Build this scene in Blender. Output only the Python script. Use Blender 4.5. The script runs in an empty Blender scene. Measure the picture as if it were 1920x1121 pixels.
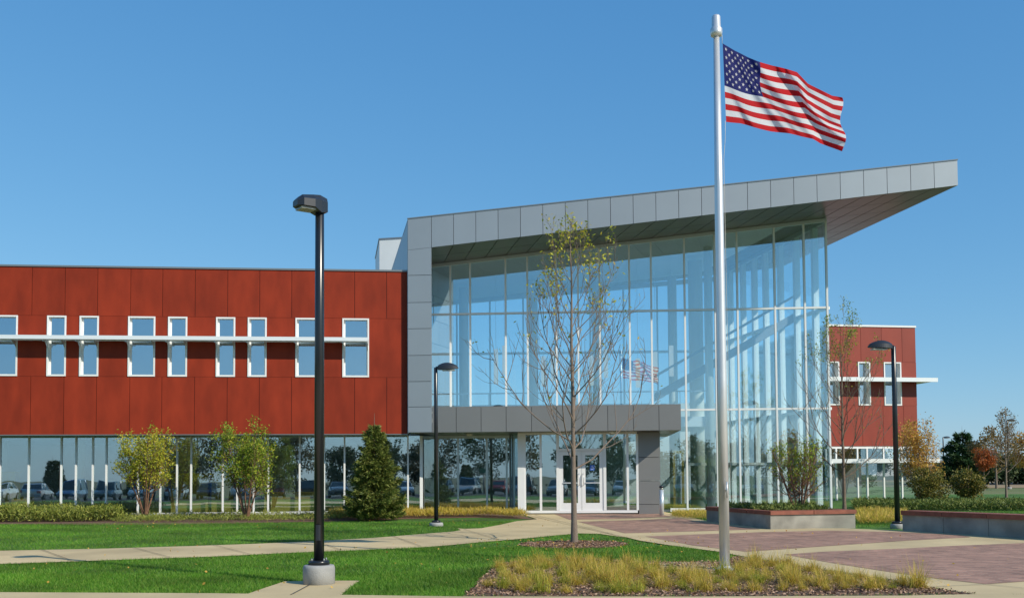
import bpy, math, random
import numpy as np
from mathutils import Vector, Matrix, Euler
R = math.radians
random.seed(7); rng = np.random.default_rng(7)
sc = bpy.context.scene
col = sc.collection

# ------------------------------------------------------------------ camera
F = 1900.0; PX, PY = 960.0, 808.0; PITCH = math.atan(.045); ROLL = -.0065
CAMZ = 1.5
cam = bpy.data.cameras.new('camera'); camo = bpy.data.objects.new('camera', cam); col.objects.link(camo)
cam.sensor_width = 36; cam.lens = 36 * F / 1920; cam.shift_y = (PY - 560.5) / 1920
cam.clip_start = .1; cam.clip_end = 3000
CM = Matrix.Rotation(R(90) + PITCH, 3, 'X') @ Matrix.Rotation(ROLL, 3, 'Z')
camo.matrix_world = Matrix.Translation((0, 0, CAMZ)) @ CM.to_4x4()
sc.camera = camo
# ------------------------------------------------------------------ light
SUN_EL = R(33.4); SUN_AZ = math.atan2(.785, -.62)      # azimuth clockwise from +Y
w = bpy.data.worlds.new('World'); sc.world = w; w.use_nodes = True
nt = w.node_tree; sky = nt.nodes.new('ShaderNodeTexSky'); sky.sky_type = 'NISHITA'; sky.sun_disc = False
sky.sun_elevation = SUN_EL; sky.sun_rotation = SUN_AZ
sky.altitude = 300; sky.air_density = 1.0; sky.dust_density = .35; sky.ozone_density = 2.6
bg = nt.nodes['Background']; bg.inputs['Strength'].default_value = .115
sep = nt.nodes.new('ShaderNodeSeparateColor'); cmb = nt.nodes.new('ShaderNodeCombineColor'); nt.links.new(sky.outputs[0], sep.inputs[0])
for ch, (gm, kk) in enumerate(((.92, .60), (.62, .735), (.42, .885))):        # colour grade of the clear autumn sky
    m1 = nt.nodes.new('ShaderNodeMath'); m1.operation = 'MULTIPLY'; m1.inputs[1].default_value = .115
    m2 = nt.nodes.new('ShaderNodeMath'); m2.operation = 'POWER'; m2.inputs[1].default_value = gm
    m3 = nt.nodes.new('ShaderNodeMath'); m3.operation = 'MULTIPLY'; m3.inputs[1].default_value = kk / .115
    nt.links.new(sep.outputs[ch], m1.inputs[0]); nt.links.new(m1.outputs[0], m2.inputs[0]); nt.links.new(m2.outputs[0], m3.inputs[0]); nt.links.new(m3.outputs[0], cmb.inputs[ch])
nt.links.new(cmb.outputs[0], bg.inputs['Color'])
sun = bpy.data.lights.new('sun', 'SUN'); sun.energy = 4.7; sun.angle = R(.5); sun.color = (1, .92, .78)
suno = bpy.data.objects.new('sun', sun); col.objects.link(suno)
sd = Vector((math.sin(SUN_AZ) * math.cos(SUN_EL), math.cos(SUN_AZ) * math.cos(SUN_EL), math.sin(SUN_EL)))
suno.rotation_euler = sd.to_track_quat('Z', 'Y').to_euler(); suno.location = sd * 60
sc.view_settings.view_transform = 'Standard'; sc.view_settings.look = 'None'
sc.view_settings.exposure = 0.0; sc.view_settings.gamma = 1
sc.cycles.max_bounces = 10; sc.cycles.transparent_max_bounces = 24; sc.cycles.glossy_bounces = 5

# ------------------------------------------------------------------ helpers
def ray(px, py):
    return (CM @ Vector(((px - PX) / F, -(py - PY) / F, -1))).normalized()
CO = Vector((0, 0, CAMZ))
SL, Y0 = .0079, 14.0
def gz(x, y):
    z = SL * (max(-60, min(y, 46)) - Y0)
    if y > 46: z += (y - 46) * .0035 if y < 300 else 254 * .0035
    return z
def G(px, py, dz=0):                      # pixel -> tilted ground plane
    d = ray(px, py)
    # z = CAMZ + t dz ; z = SL*(y-Y0)+dz
    t = (CAMZ + SL * Y0 - dz) / (SL * d.y - d.z)
    return CO + d * t
def AY(px, py, Y):                        # pixel at a known depth
    d = ray(px, py); return CO + d * (Y / d.y)
def gx(px, Y): return AY(px, 893, Y).x
def onground(px, Y, dz=0):
    x = gx(px, Y); return Vector((x, Y, gz(x, Y) + dz))

def mat(name, base, rough=.6, metal=0, noise=0, nscale=5, base2=None, bump=0, bscale=60, island=0, spec=.5, detail=6, stretch=None, coat=0):
    m = bpy.data.materials.new(name); m.use_nodes = True; n = m.node_tree.nodes; L = m.node_tree.links
    p = n['Principled BSDF']; p.inputs['Roughness'].default_value = rough; p.inputs['Metallic'].default_value = metal
    p.inputs['Specular IOR Level'].default_value = spec
    p.inputs['Coat Weight'].default_value = coat
    b = (*base, 1); p.inputs['Base Color'].default_value = b
    tc = n.new('ShaderNodeTexCoord'); src = tc.outputs['Object']
    if stretch:
        mp = n.new('ShaderNodeMapping'); mp.inputs['Scale'].default_value = stretch
        L.new(src, mp.inputs[0]); src = mp.outputs[0]
    if noise or base2:
        t = n.new('ShaderNodeTexNoise'); t.inputs['Scale'].default_value = nscale; t.inputs['Detail'].default_value = detail
        L.new(src, t.inputs['Vector'])
        rp = n.new('ShaderNodeValToRGB'); L.new(t.outputs['Fac'], rp.inputs[0])
        rp.color_ramp.elements[0].position = .3; rp.color_ramp.elements[1].position = .7
        c2 = base2 if base2 else tuple(c * (1 - noise) for c in base)
        rp.color_ramp.elements[0].color = (*c2, 1); rp.color_ramp.elements[1].color = b
        out = rp.outputs[0]
    else:
        rg = n.new('ShaderNodeRGB'); rg.outputs[0].default_value = b; out = rg.outputs[0]
    if island:
        gi = n.new('ShaderNodeNewGeometry'); mr = n.new('ShaderNodeMapRange')
        mr.inputs['To Min'].default_value = 1 - island; mr.inputs['To Max'].default_value = 1 + island
        L.new(gi.outputs['Random Per Island'], mr.inputs[0])
        mx = n.new('ShaderNodeVectorMath'); mx.operation = 'SCALE'; L.new(out, mx.inputs[0]); L.new(mr.outputs[0], mx.inputs['Scale'])
        out = mx.outputs[0]
    L.new(out, p.inputs['Base Color'])
    if bump:
        t = n.new('ShaderNodeTexNoise'); t.inputs['Scale'].default_value = bscale; t.inputs['Detail'].default_value = 4
        L.new(src, t.inputs['Vector'])
        bm_ = n.new('ShaderNodeBump'); bm_.inputs['Strength'].default_value = bump; bm_.inputs['Distance'].default_value = .02
        L.new(t.outputs['Fac'], bm_.inputs['Height']); L.new(bm_.outputs[0], p.inputs['Normal'])
    return m
def leafmat(name, cols, rough=.55, trans=.35):
    m = bpy.data.materials.new(name); m.use_nodes = True; n = m.node_tree.nodes; L = m.node_tree.links
    p = n['Principled BSDF']; p.inputs['Roughness'].default_value = rough; p.inputs['Specular IOR Level'].default_value = .3
    gi = n.new('ShaderNodeNewGeometry'); rp = n.new('ShaderNodeValToRGB'); L.new(gi.outputs['Random Per Island'], rp.inputs[0])
    e = rp.color_ramp.elements
    while len(e) < len(cols): e.new(.5)
    for i, c in enumerate(cols): e[i].position = i / (len(cols) - 1); e[i].color = (*c, 1)
    L.new(rp.outputs[0], p.inputs['Base Color'])
    tr = n.new('ShaderNodeBsdfTranslucent'); L.new(rp.outputs[0], tr.inputs[0])
    ms = n.new('ShaderNodeMixShader'); ms.inputs[0].default_value = trans
    L.new(p.outputs[0], ms.inputs[1]); L.new(tr.outputs[0], ms.inputs[2]); L.new(ms.outputs[0], n['Material Output'].inputs[0])
    return m
def glassmat(name, refl=.5, tint=(.8, .93, 1), tcol=(.62, .74, .74), wav=.004):
    m = bpy.data.materials.new(name); m.use_nodes = True; n = m.node_tree.nodes; L = m.node_tree.links
    n.remove(n['Principled BSDF'])
    g = n.new('ShaderNodeBsdfGlossy'); g.inputs['Roughness'].default_value = .0; g.inputs['Color'].default_value = (*tint, 1)
    t = n.new('ShaderNodeBsdfTransparent'); t.inputs[0].default_value = (*tcol, 1)
    lw = n.new('ShaderNodeLayerWeight'); lw.inputs[0].default_value = .5; pw5 = n.new('ShaderNodeMath'); pw5.operation = 'POWER'; pw5.inputs[1].default_value = 4.5; L.new(lw.outputs['Facing'], pw5.inputs[0])
    mr = n.new('ShaderNodeMapRange'); mr.inputs['To Min'].default_value = refl; mr.inputs['To Max'].default_value = 1
    L.new(pw5.outputs[0], mr.inputs[0])
    ms = n.new('ShaderNodeMixShader'); L.new(mr.outputs[0], ms.inputs[0]); L.new(t.outputs[0], ms.inputs[1]); L.new(g.outputs[0], ms.inputs[2])
    tc = n.new('ShaderNodeTexCoord'); nz = n.new('ShaderNodeTexNoise'); nz.inputs['Scale'].default_value = .9; nz.inputs['Detail'].default_value = 1
    L.new(tc.outputs['Object'], nz.inputs['Vector'])
    bp = n.new('ShaderNodeBump'); bp.inputs['Strength'].default_value = 1; bp.inputs['Distance'].default_value = wav
    L.new(nz.outputs['Fac'], bp.inputs['Height']); L.new(bp.outputs[0], g.inputs['Normal'])
    L.new(ms.outputs[0], n['Material Output'].inputs[0])
    return m

def tag(o, label=None, cat=None, group=None, kind=None):
    if label: o['label'] = label
    if cat: o['category'] = cat
    if group: o['group'] = group
    if kind: o['kind'] = kind
    return o
def empty(name, loc, label, cat, group=None):
    o = bpy.data.objects.new(name, None); col.objects.link(o); o.location = loc; o.empty_display_size = .2
    return tag(o, label, cat, group)
def root_loc(o):
    while o.parent: o = o.parent
    return o.location
class MB:
    def __init__(s): s.v = []; s.f = []; s.sm = []; s.mi = []
    def face(s, pts, smooth=False, mi=0):
        i = len(s.v); s.v += [tuple(p) for p in pts]; s.f.append(tuple(range(i, i + len(pts)))); s.sm.append(smooth); s.mi.append(mi)
    def hexa(s, p, mi=0):      # 8 pts: bottom 4 ccw, top 4
        i = len(s.v); s.v += [tuple(q) for q in p]
        for f in ((0, 3, 2, 1), (4, 5, 6, 7), (0, 1, 5, 4), (1, 2, 6, 5), (2, 3, 7, 6), (3, 0, 4, 7)):
            s.f.append(tuple(i + k for k in f)); s.sm.append(False); s.mi.append(mi)
    def box(s, x0, x1, y0, y1, z0, z1, mi=0):
        s.hexa([(x0, y0, z0), (x1, y0, z0), (x1, y1, z0), (x0, y1, z0), (x0, y0, z1), (x1, y0, z1), (x1, y1, z1), (x0, y1, z1)], mi)
    def prism(s, poly, z0, z1, mi=0):   # poly xy ccw; z can be functions
        n = len(poly); i = len(s.v)
        za = [z0(*p) if callable(z0) else z0 for p in poly]; zb = [z1(*p) if callable(z1) else z1 for p in poly]
        s.v += [(p[0], p[1], z) for p, z in zip(poly, za)] + [(p[0], p[1], z) for p, z in zip(poly, zb)]
        s.f.append(tuple(i + k for k in reversed(range(n)))); s.f.append(tuple(i + n + k for k in range(n)))
        for k in range(n): s.f.append((i + k, i + (k + 1) % n, i + n + (k + 1) % n, i + n + k))
        s.sm += [False] * (n + 2); s.mi += [mi] * (n + 2)
    def tube(s, pts, rad, sides=6, cap=True, smooth=True, mi=0):
        pts = [Vector(p) for p in pts]; n = len(pts); rings = []
        up = Vector((0, 0, 1)); prev = None
        for k in range(n):
            d = (pts[min(k + 1, n - 1)] - pts[max(k - 1, 0)]).normalized()
            if prev is None:
                a = d.cross(Vector((1, 0, 0)) if abs(d.x) < .9 else Vector((0, 1, 0))).normalized()
            else:
                a = (prev - d * prev.dot(d)).normalized()
            prev = a; b = d.cross(a)
            r = rad[k] if hasattr(rad, '__len__') else rad
            i = len(s.v); rings.append(i)
            for j in range(sides):
                t = 2 * math.pi * j / sides; s.v.append(tuple(pts[k] + a * (r * math.cos(t)) + b * (r * math.sin(t))))
        for k in range(n - 1):
            for j in range(sides):
                j2 = (j + 1) % sides
                s.f.append((rings[k] + j, rings[k] + j2, rings[k + 1] + j2, rings[k + 1] + j)); s.sm.append(smooth); s.mi.append(mi)
        if cap:
            s.f.append(tuple(rings[0] + j for j in reversed(range(sides)))); s.f.append(tuple(rings[-1] + j for j in range(sides)))
            s.sm += [False, False]; s.mi += [mi, mi]
    def lathe(s, c, prof, sides=24, smooth=True, sx=1, sy=1):   # prof [(r,z)]
        rings = []
        for r, z in prof:
            i = len(s.v); rings.append(i)
            for j in range(sides):
                t = 2 * math.pi * j / sides; s.v.append((c[0] + r * math.cos(t) * sx, c[1] + r * math.sin(t) * sy, c[2] + z))
        for k in range(len(rings) - 1):
            for j in range(sides):
                j2 = (j + 1) % sides; s.f.append((rings[k] + j, rings[k] + j2, rings[k + 1] + j2, rings[k + 1] + j)); s.sm.append(smooth); s.mi.append(0)
        s.f.append(tuple(rings[0] + j for j in reversed(range(sides)))); s.f.append(tuple(rings[-1] + j for j in range(sides)))
        s.sm += [False, False]; s.mi += [0, 0]
    def build(s, name, m, parent=None):
        off = root_loc(parent) if parent else Vector((0, 0, 0))
        me = bpy.data.meshes.new(name)
        me.from_pydata([(v[0] - off[0], v[1] - off[1], v[2] - off[2]) for v in s.v], [], s.f)
        for mm in (m if isinstance(m, (list, tuple)) else [m]): me.materials.append(mm)
        me.polygons.foreach_set('use_smooth', s.sm); me.polygons.foreach_set('material_index', s.mi); me.update()
        o = bpy.data.objects.new(name, me); col.objects.link(o); o.parent = parent
        return o
def npmesh(name, V, faces, m, parent=None, size=3, smooth=False):
    off = root_loc(parent) if parent else Vector((0, 0, 0))
    V = np.asarray(V, dtype=np.float32).reshape(-1, 3) - np.array(off, dtype=np.float32)
    Fa = np.asarray(faces, dtype=np.int32).reshape(-1, size)
    me = bpy.data.meshes.new(name); me.vertices.add(len(V)); me.vertices.foreach_set('co', V.ravel())
    me.loops.add(Fa.size); me.loops.foreach_set('vertex_index', Fa.ravel())
    me.polygons.add(len(Fa)); me.polygons.foreach_set('loop_start', np.arange(0, Fa.size, size, dtype=np.int32))
    me.polygons.foreach_set('loop_total', np.full(len(Fa), size, dtype=np.int32))
    me.update(calc_edges=True); me.materials.append(m)
    o = bpy.data.objects.new(name, me); col.objects.link(o); o.parent = parent
    return o
def leaves(P, L, W, D=None, spread=1.0, seed=0):
    """diamond leaves: positions P(N,3), length L, width W, preferred direction D(N,3)"""
    r = np.random.default_rng(seed); P = np.asarray(P, float); N = len(P)
    d = r.normal(size=(N, 3))
    d /= np.linalg.norm(d, axis=1, keepdims=True)
    if D is not None: d = np.asarray(D) * 1.0 + d * spread
    d /= np.linalg.norm(d, axis=1, keepdims=True) + 1e-9
    s = np.cross(d, r.normal(size=(N, 3))); s /= np.linalg.norm(s, axis=1, keepdims=True) + 1e-9
    l = (L * r.uniform(.6, 1.2, N))[:, None]; wd = (W * r.uniform(.6, 1.2, N))[:, None]
    V = np.stack([P, P + d * l * .5 + s * wd * .5, P + d * l, P + d * l * .5 - s * wd * .5], 1)
    Fq = np.arange(N * 4).reshape(N, 4)
    return V.reshape(-1, 3), Fq
def inpoly(x, y, poly):
    c = np.zeros(len(x), bool); n = len(poly)
    for i in range(n):
        x1, y1 = poly[i][:2]; x2, y2 = poly[(i + 1) % n][:2]
        if y1 == y2: continue
        k = ((y1 > y) != (y2 > y)) & (x < (x2 - x1) * (y - y1) / (y2 - y1) + x1); c ^= k
    return c
def scatter(poly, n, r=rng):
    P = np.array([[p[0], p[1]] for p in poly]); lo, hi = P.min(0), P.max(0); out = []
    tot = 0
    while tot < n:
        q = r.uniform(lo, hi, (max(n, 64) * 2, 2)); q = q[inpoly(q[:, 0], q[:, 1], P)]; out.append(q); tot += len(q)
        if tot == 0: break
    return np.concatenate(out)[:n]
def gzv(y): return SL * (np.clip(y, -60, 46) - Y0)

class Face:
    def __init__(s, a, b):
        s.o = Vector((a[0], a[1])); d = Vector((b[0] - a[0], b[1] - a[1])); s.L = d.length; s.d = d / s.L; s.n = Vector((s.d.y, -s.d.x))
    def uz(s, px, py, off=0):
        r = ray(px, py); p = s.o + s.n * off
        t = ((p.x) * s.n.x + (p.y) * s.n.y) / (r.x * s.n.x + r.y * s.n.y)
        q = CO + r * t; return ((q.x - p.x) * s.d.x + (q.y - p.y) * s.d.y, q.z)
    def u(s, px, py=700, off=0): return s.uz(px, py, off)[0]
    def z(s, px, py, off=0): return s.uz(px, py, off)[1]
    def pt(s, u, z, off=0):
        q = s.o + s.d * u + s.n * off; return Vector((q.x, q.y, z))
    def box(s, mb, u0, u1, z0, z1, o0, o1, mi=0):   # z0,z1 may be (left,right)
        za, zb = (z0 if isinstance(z0, tuple) else (z0, z0)), (z1 if isinstance(z1, tuple) else (z1, z1))
        P = [s.pt(u0, za[0], o1), s.pt(u1, za[1], o1), s.pt(u1, za[1], o0), s.pt(u0, za[0], o0),
             s.pt(u0, zb[0], o1), s.pt(u1, zb[1], o1), s.pt(u1, zb[1], o0), s.pt(u0, zb[0], o0)]
        mb.hexa(P, mi)
    def shift(s, off):
        f = Face.__new__(Face); f.o = s.o + s.n * off; f.d = s.d; f.n = s.n; f.L = s.L; return f

# ------------------------------------------------------------------ materials
M = {}
M['concrete'] = mat('concrete', (.64, .50, .275), .85, noise=.2, nscale=.8, bump=.25, bscale=90)
M['base_conc'] = mat('base_conc', (.36, .36, .35), .85, noise=.22, nscale=6, bump=.3, bscale=60)
M['wall_conc'] = mat('wall_conc', (.34, .325, .28), .85, noise=.3, nscale=2.5, bump=.3, bscale=40)
M['capstone'] = mat('capstone', (.27, .085, .05), .7, noise=.35, nscale=6, bump=.2, bscale=50, island=.15)
M['asphalt'] = mat('asphalt', (.06, .06, .065), .85, noise=.3, nscale=8)
M['soil'] = mat('soil', (.10, .055, .035), .95, base2=(.21, .125, .085), nscale=40, bump=.8, bscale=80)
M['red'] = mat('red', (.29, .034, .012), .6, base2=(.205, .024, .009), nscale=1.1, stretch=(2.2, 2.2, .8), island=.07, spec=.2)
M['red_far'] = mat('red_far', (.27, .038, .02), .5, base2=(.235, .032, .017), nscale=1.2, stretch=(2, 2, .6), island=.06, spec=.4)
M['grey'] = mat('grey', (.37, .40, .42), .48, metal=.6, noise=.05, nscale=1, island=.05)
M['grey_band'] = mat('grey_band', (.24, .24, .235), .5, metal=.45, noise=.05, nscale=1, island=.04)
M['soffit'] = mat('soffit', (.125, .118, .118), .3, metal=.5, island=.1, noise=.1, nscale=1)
M['dark'] = mat('dark', (.03, .03, .033), .6)
M['white'] = mat('white', (.78, .79, .78), .4, noise=.04, nscale=3)
M['shade'] = mat('shade', (.74, .78, .80), .4, metal=.15)
M['alu'] = mat('alu', (.62, .66, .68), .32, metal=.5)
M['alu_dark'] = mat('alu_dark', (.22, .24, .25), .4, metal=.4)
M['paintwhite'] = mat('paintwhite', (.7, .72, .7), .5, noise=.06, nscale=2)
M['int_wall'] = mat('int_wall', (.68, .72, .73), .8)
M['int_ceiling'] = mat('int_ceiling', (.80, .83, .85), .8)
M['int_stair'] = mat('int_stair', (.30, .33, .37), .7)
M['int_dark'] = mat('int_dark', (.16, .17, .18), .8)
M['int_floor'] = mat('int_floor', (.30, .31, .29), .5)
M['int_pale'] = mat('int_pale', (.7, .7, .62), .7)
M['yellow'] = mat('yellow', (.70, .50, .10), .6, noise=.1)
M['black'] = mat('black', (.012, .014, .018), .28, spec=.6)
M['blackhead'] = mat('blackhead', (.02, .024, .032), .35)
M['lens'] = mat('lens', (.35, .36, .30), .15, spec=.8, noise=.5, nscale=30)
M['pole'] = mat('pole', (.72, .73, .74), .36, metal=.55, noise=.06, nscale=4)
M['rope'] = mat('rope', (.5, .5, .48), .8)
M['roofing'] = mat('roofing', (.35, .36, .36), .8)
M['glass'] = glassmat('glass', .29, (.82, .96, 1), (.90, .97, 1), .0015)
M['glass_clear'] = glassmat('glass_clear', .05, (.9, 1, 1), (.95, .985, .99), .001)
M['glass_low'] = glassmat('glass_low', .32, (.84, .96, 1), (.88, .95, .96), .002)
M['glass_win'] = glassmat('glass_win', .52, (.84, .93, 1), (.5, .6, .62))
M['bark'] = mat('bark', (.20, .15, .11), .9, base2=(.12, .085, .06), nscale=14, bump=.6, bscale=60)
M['bark_grey'] = mat('bark_grey', (.21, .165, .13), .9, base2=(.17, .13, .10), nscale=10, bump=.6, bscale=50)
M['stem'] = mat('stem', (.22, .12, .07), .85, base2=(.12, .065, .04), nscale=14, bump=.4)
M['sign_green'] = mat('sign_green', (.02, .12, .06), .5)
M['blue_sign'] = mat('blue_sign', (.02, .12, .55), .4)
# lawn
def lawnmat():
    m = mat('lawn', (.09, .215, .018), .9, base2=(.055, .145, .013), nscale=1.2, bump=.9, bscale=140)
    return m
M['lawn'] = lawnmat()
def patch(m, sc_=.55, lo=.60, hi=1.15):
    n = m.node_tree.nodes; L = m.node_tree.links; p = n['Principled BSDF']; src = p.inputs['Base Color'].links[0].from_socket
    tc = n.new('ShaderNodeTexCoord'); t = n.new('ShaderNodeTexNoise'); t.inputs['Scale'].default_value = sc_; t.inputs['Detail'].default_value = 5; L.new(tc.outputs['Object'], t.inputs[0])
    mr = n.new('ShaderNodeMapRange'); mr.inputs['From Min'].default_value = .32; mr.inputs['From Max'].default_value = .68; mr.inputs['To Min'].default_value = lo; mr.inputs['To Max'].default_value = hi; L.new(t.outputs[0], mr.inputs[0])
    mx = n.new('ShaderNodeVectorMath'); mx.operation = 'SCALE'; L.new(src, mx.inputs[0]); L.new(mr.outputs[0], mx.inputs['Scale']); L.new(mx.outputs[0], p.inputs['Base Color'])
    for q in n:
        if q.type == 'BSDF_TRANSLUCENT': L.new(mx.outputs[0], q.inputs[0])
    return m
M['blade'] = leafmat('blade', [(.06, .20, .012), (.10, .27, .016), (.14, .32, .025), (.28, .38, .07)], trans=.3)
patch(M['blade']); patch(M['lawn']); patch(M['concrete'], .45, .80, 1.08); patch(M['wall_conc'], 1.2, .8, 1.1)
M['field'] = mat('field', (.16, .17, .06), .95, base2=(.09, .14, .03), nscale=.05)
M['stubble'] = mat('stubble', (.13, .125, .075), .95, base2=(.09, .10, .05), nscale=.05)
M['dryfield'] = mat('dryfield', (.34, .23, .13), .95, base2=(.25, .19, .09), nscale=.3)
# brick paving
def brickmat():
    m = bpy.data.materials.new('brick_paving'); m.use_nodes = True; n = m.node_tree.nodes; L = m.node_tree.links; p = n['Principled BSDF']
    p.inputs['Roughness'].default_value = .85
    tc = n.new('ShaderNodeTexCoord'); mp = n.new('ShaderNodeMapping'); mp.inputs['Rotation'].default_value = (0, 0, R(38)); L.new(tc.outputs['Object'], mp.inputs[0])
    b = n.new('ShaderNodeTexBrick'); L.new(mp.outputs[0], b.inputs['Vector']); b.inputs['Scale'].default_value = 1
    b.inputs['Brick Width'].default_value = .21; b.inputs['Row Height'].default_value = .105; b.inputs['Mortar Size'].default_value = .006
    b.inputs['Color1'].default_value = (.43, .235, .165, 1); b.inputs['Color2'].default_value = (.23, .125, .088, 1); b.inputs['Mortar'].default_value = (.32, .25, .185, 1)
    nz = n.new('ShaderNodeTexNoise'); nz.inputs['Scale'].default_value = 1.1; nz.inputs['Detail'].default_value = 5; L.new(tc.outputs['Object'], nz.inputs[0])
    mr = n.new('ShaderNodeMapRange'); mr.inputs['From Min'].default_value = .3; mr.inputs['From Max'].default_value = .7
    mr.inputs['To Min'].default_value = .82; mr.inputs['To Max'].default_value = 1.15; L.new(nz.outputs[0], mr.inputs[0])
    mx = n.new('ShaderNodeVectorMath'); mx.operation = 'SCALE'; L.new(b.outputs[0], mx.inputs[0]); L.new(mr.outputs[0], mx.inputs['Scale'])
    L.new(mx.outputs[0], p.inputs['Base Color'])
    bp = n.new('ShaderNodeBump'); bp.inputs['Strength'].default_value = .4; bp.inputs['Distance'].default_value = .01; bp.invert = True
    L.new(b.outputs['Fac'], bp.inputs['Height']); L.new(bp.outputs[0], p.inputs['Normal'])
    return m
M['brick'] = brickmat()

# ------------------------------------------------------------------ ground
gb = MB()
xs = [-900, -300, -120, -60, -30, -15, 0, 15, 30, 60, 120, 300, 900]; ys = [-900, -300, -120, -60, -20, 10, 46, 60, 80, 110, 150, 200, 300, 600, 1200]
for i in range(len(xs) - 1):
    for j in range(len(ys) - 1):
        P = [(xs[i], ys[j]), (xs[i + 1], ys[j]), (xs[i + 1], ys[j + 1]), (xs[i], ys[j + 1])]
        gb.face([(x, y, gz(x, y) - .012) for x, y in P], mi=1 if ys[j] >= 60 else (2 if ys[j] < -60 else 0))
tag(gb.build('ground', [M['lawn'], M['field'], M['stubble']]), 'green ground of lawn and distant fields around the building', 'ground', kind='structure')
def sheet(name, pts, dz, m, label, cat, thick=.0):
    b = MB(); P = [(p[0], p[1], SL * (p[1] - Y0) + dz) for p in pts]
    if thick:
        P2 = [(p[0], p[1]) for p in P]
        area = sum(P2[i][0] * P2[(i + 1) % len(P2)][1] - P2[(i + 1) % len(P2)][0] * P2[i][1] for i in range(len(P2)))
        if area < 0: P2.reverse()
        b.prism(P2, lambda x, y: SL * (y - Y0) + dz - thick, lambda x, y: SL * (y - Y0) + dz)
    else: b.face(P)
    o = b.build(name, m); tag(o, label, cat, kind='structure'); return o
def GP(l): return [G(*p) for p in l]

# walkway (concrete) : top edge left->right, bottom edge right->left
path_px = [(-250, 1041), (0, 1032), (200, 1028), (365, 1023), (480, 1019), (590, 1014), (700, 1008), (800, 1000), (850, 996), (864, 993.5), (858, 990), (841, 988.5),
           (870, 991), (902, 990), (935, 984), (969, 976.5), (1007, 973), (990, 967), (975, 962), (1010, 962), (1100, 985), (1180, 1004), (1175, 1007.5), (1124, 1000.5), (1087, 999.5), (1041, 1003.5), (975, 1010), (902, 1016), (850, 1021),
           (790, 1026), (680, 1031), (570, 1035), (400, 1043), (200, 1050), (0, 1057), (-250, 1066)]
PATH = GP(path_px); sheet('path', PATH, .004, M['concrete'], 'pale concrete footpath crossing the lawn from the left', 'path', .0)
front_px = [(-300, 1110), (0, 1111.5), (400, 1113.5), (640, 1116.5), (860, 1119.5), (1300, 1120), (1700, 1118), (1835, 1115), (2300, 1122)]
FRONT = GP(front_px) + [Vector((24, 3, 0)), Vector((-24, 3, 0))]
sheet('pavement', FRONT, .016, M['concrete'], 'concrete pavement strip along the bottom of the view', 'pavement')
LP1 = Vector(G(598, 1095)); 
PAD = GP([(440, 1119), (461, 1114.6), (500, 1101), (534, 1090), (631, 1088.7), (675, 1088.7), (655, 1102), (637, 1118), (600, 1121)])
sheet('lamp_pad', PAD, .008, M['concrete'], 'small concrete pad under the nearest street lamp', 'pavement')
# plaza
plaza_px = [(985, 962), (1060, 960.5), (1243, 959), (1324, 976), (1400, 985), (1445, 991), (1580, 990.5), (1688, 994.5), (1800, 999), (1960, 1009)]
plz = GP(plaza_px) + [Vector((12.6, 17, 0)), Vector((14, 12, 0))] + GP([(2200, 1119), (1835, 1115), (1733, 1101), (1661, 1086), (1540, 1068), (1417, 1048), (1349, 1034.5), (1260, 1023), (1200, 1013.6), (1175, 1007.5), (1120, 996), (1050, 980), (1000, 968)])
PLAZA = plz
sheet('plaza', plz, .010, M['concrete'], 'concrete bands of the entrance plaza framing brick fields', 'plaza')
bricks = [[(1040, 964), (1100, 962.5), (1230, 962.5), (1262, 969), (1150, 973), (1068, 974.5)],
          [(1084, 978.5), (1180, 975.5), (1276, 971.5), (1330, 981), (1400, 989.5), (1425, 992.5), (1300, 996.5), (1172, 1000)],
          [(1210, 1006), (1300, 1002.5), (1430, 997.8), (1560, 995), (1688, 998), (1800, 1003.5), (1820, 1007.5), (1700, 1014), (1540, 1025), (1400, 1035), (1300, 1023)],
          [(1470, 1040), (1540, 1035), (1700, 1028.5), (1782, 1024), (1920, 1018.7), (2080, 1012), (2200, 1060), (2100, 1079), (1920, 1091), (1849, 1096), (1760, 1086), (1661, 1072), (1560, 1056)]]
bb = MB()
for b_ in bricks: bb.face([(p.x, p.y, SL * (p.y - Y0) + .014) for p in GP(b_)])
tag(bb.build('brick_paving', M['brick']), 'purple red brick paving fields of the entrance plaza', 'paving', kind='structure')
# joints in concrete path
jb = MB()
for a, b_ in (((78, 1031), (135, 1052)), ((590, 1014), (640, 1032)), ((870, 993), (935, 1012)), ((1003, 966), (1150, 1002)), ((250, 1027), (320, 1046)), ((735, 1005), (790, 1025)), ((1740, 1102), (1849, 1097)), ((1849, 1097), (1990, 1112)), ((545, 1117), (586, 1095)), ((400, 1022), (470, 1040))):
    p, q = G(*a), G(*b_); d = (q - p).normalized(); s_ = Vector((-d.y, d.x, 0)) * .008
    jb.face([(v.x, v.y, SL * (v.y - Y0) + .021) for v in (p - s_, q - s_, q + s_, p + s_)])
tag(jb.build('pavement_joints', M['dark']), 'thin dark control joints scored across the concrete', 'pavement', kind='structure')
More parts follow.
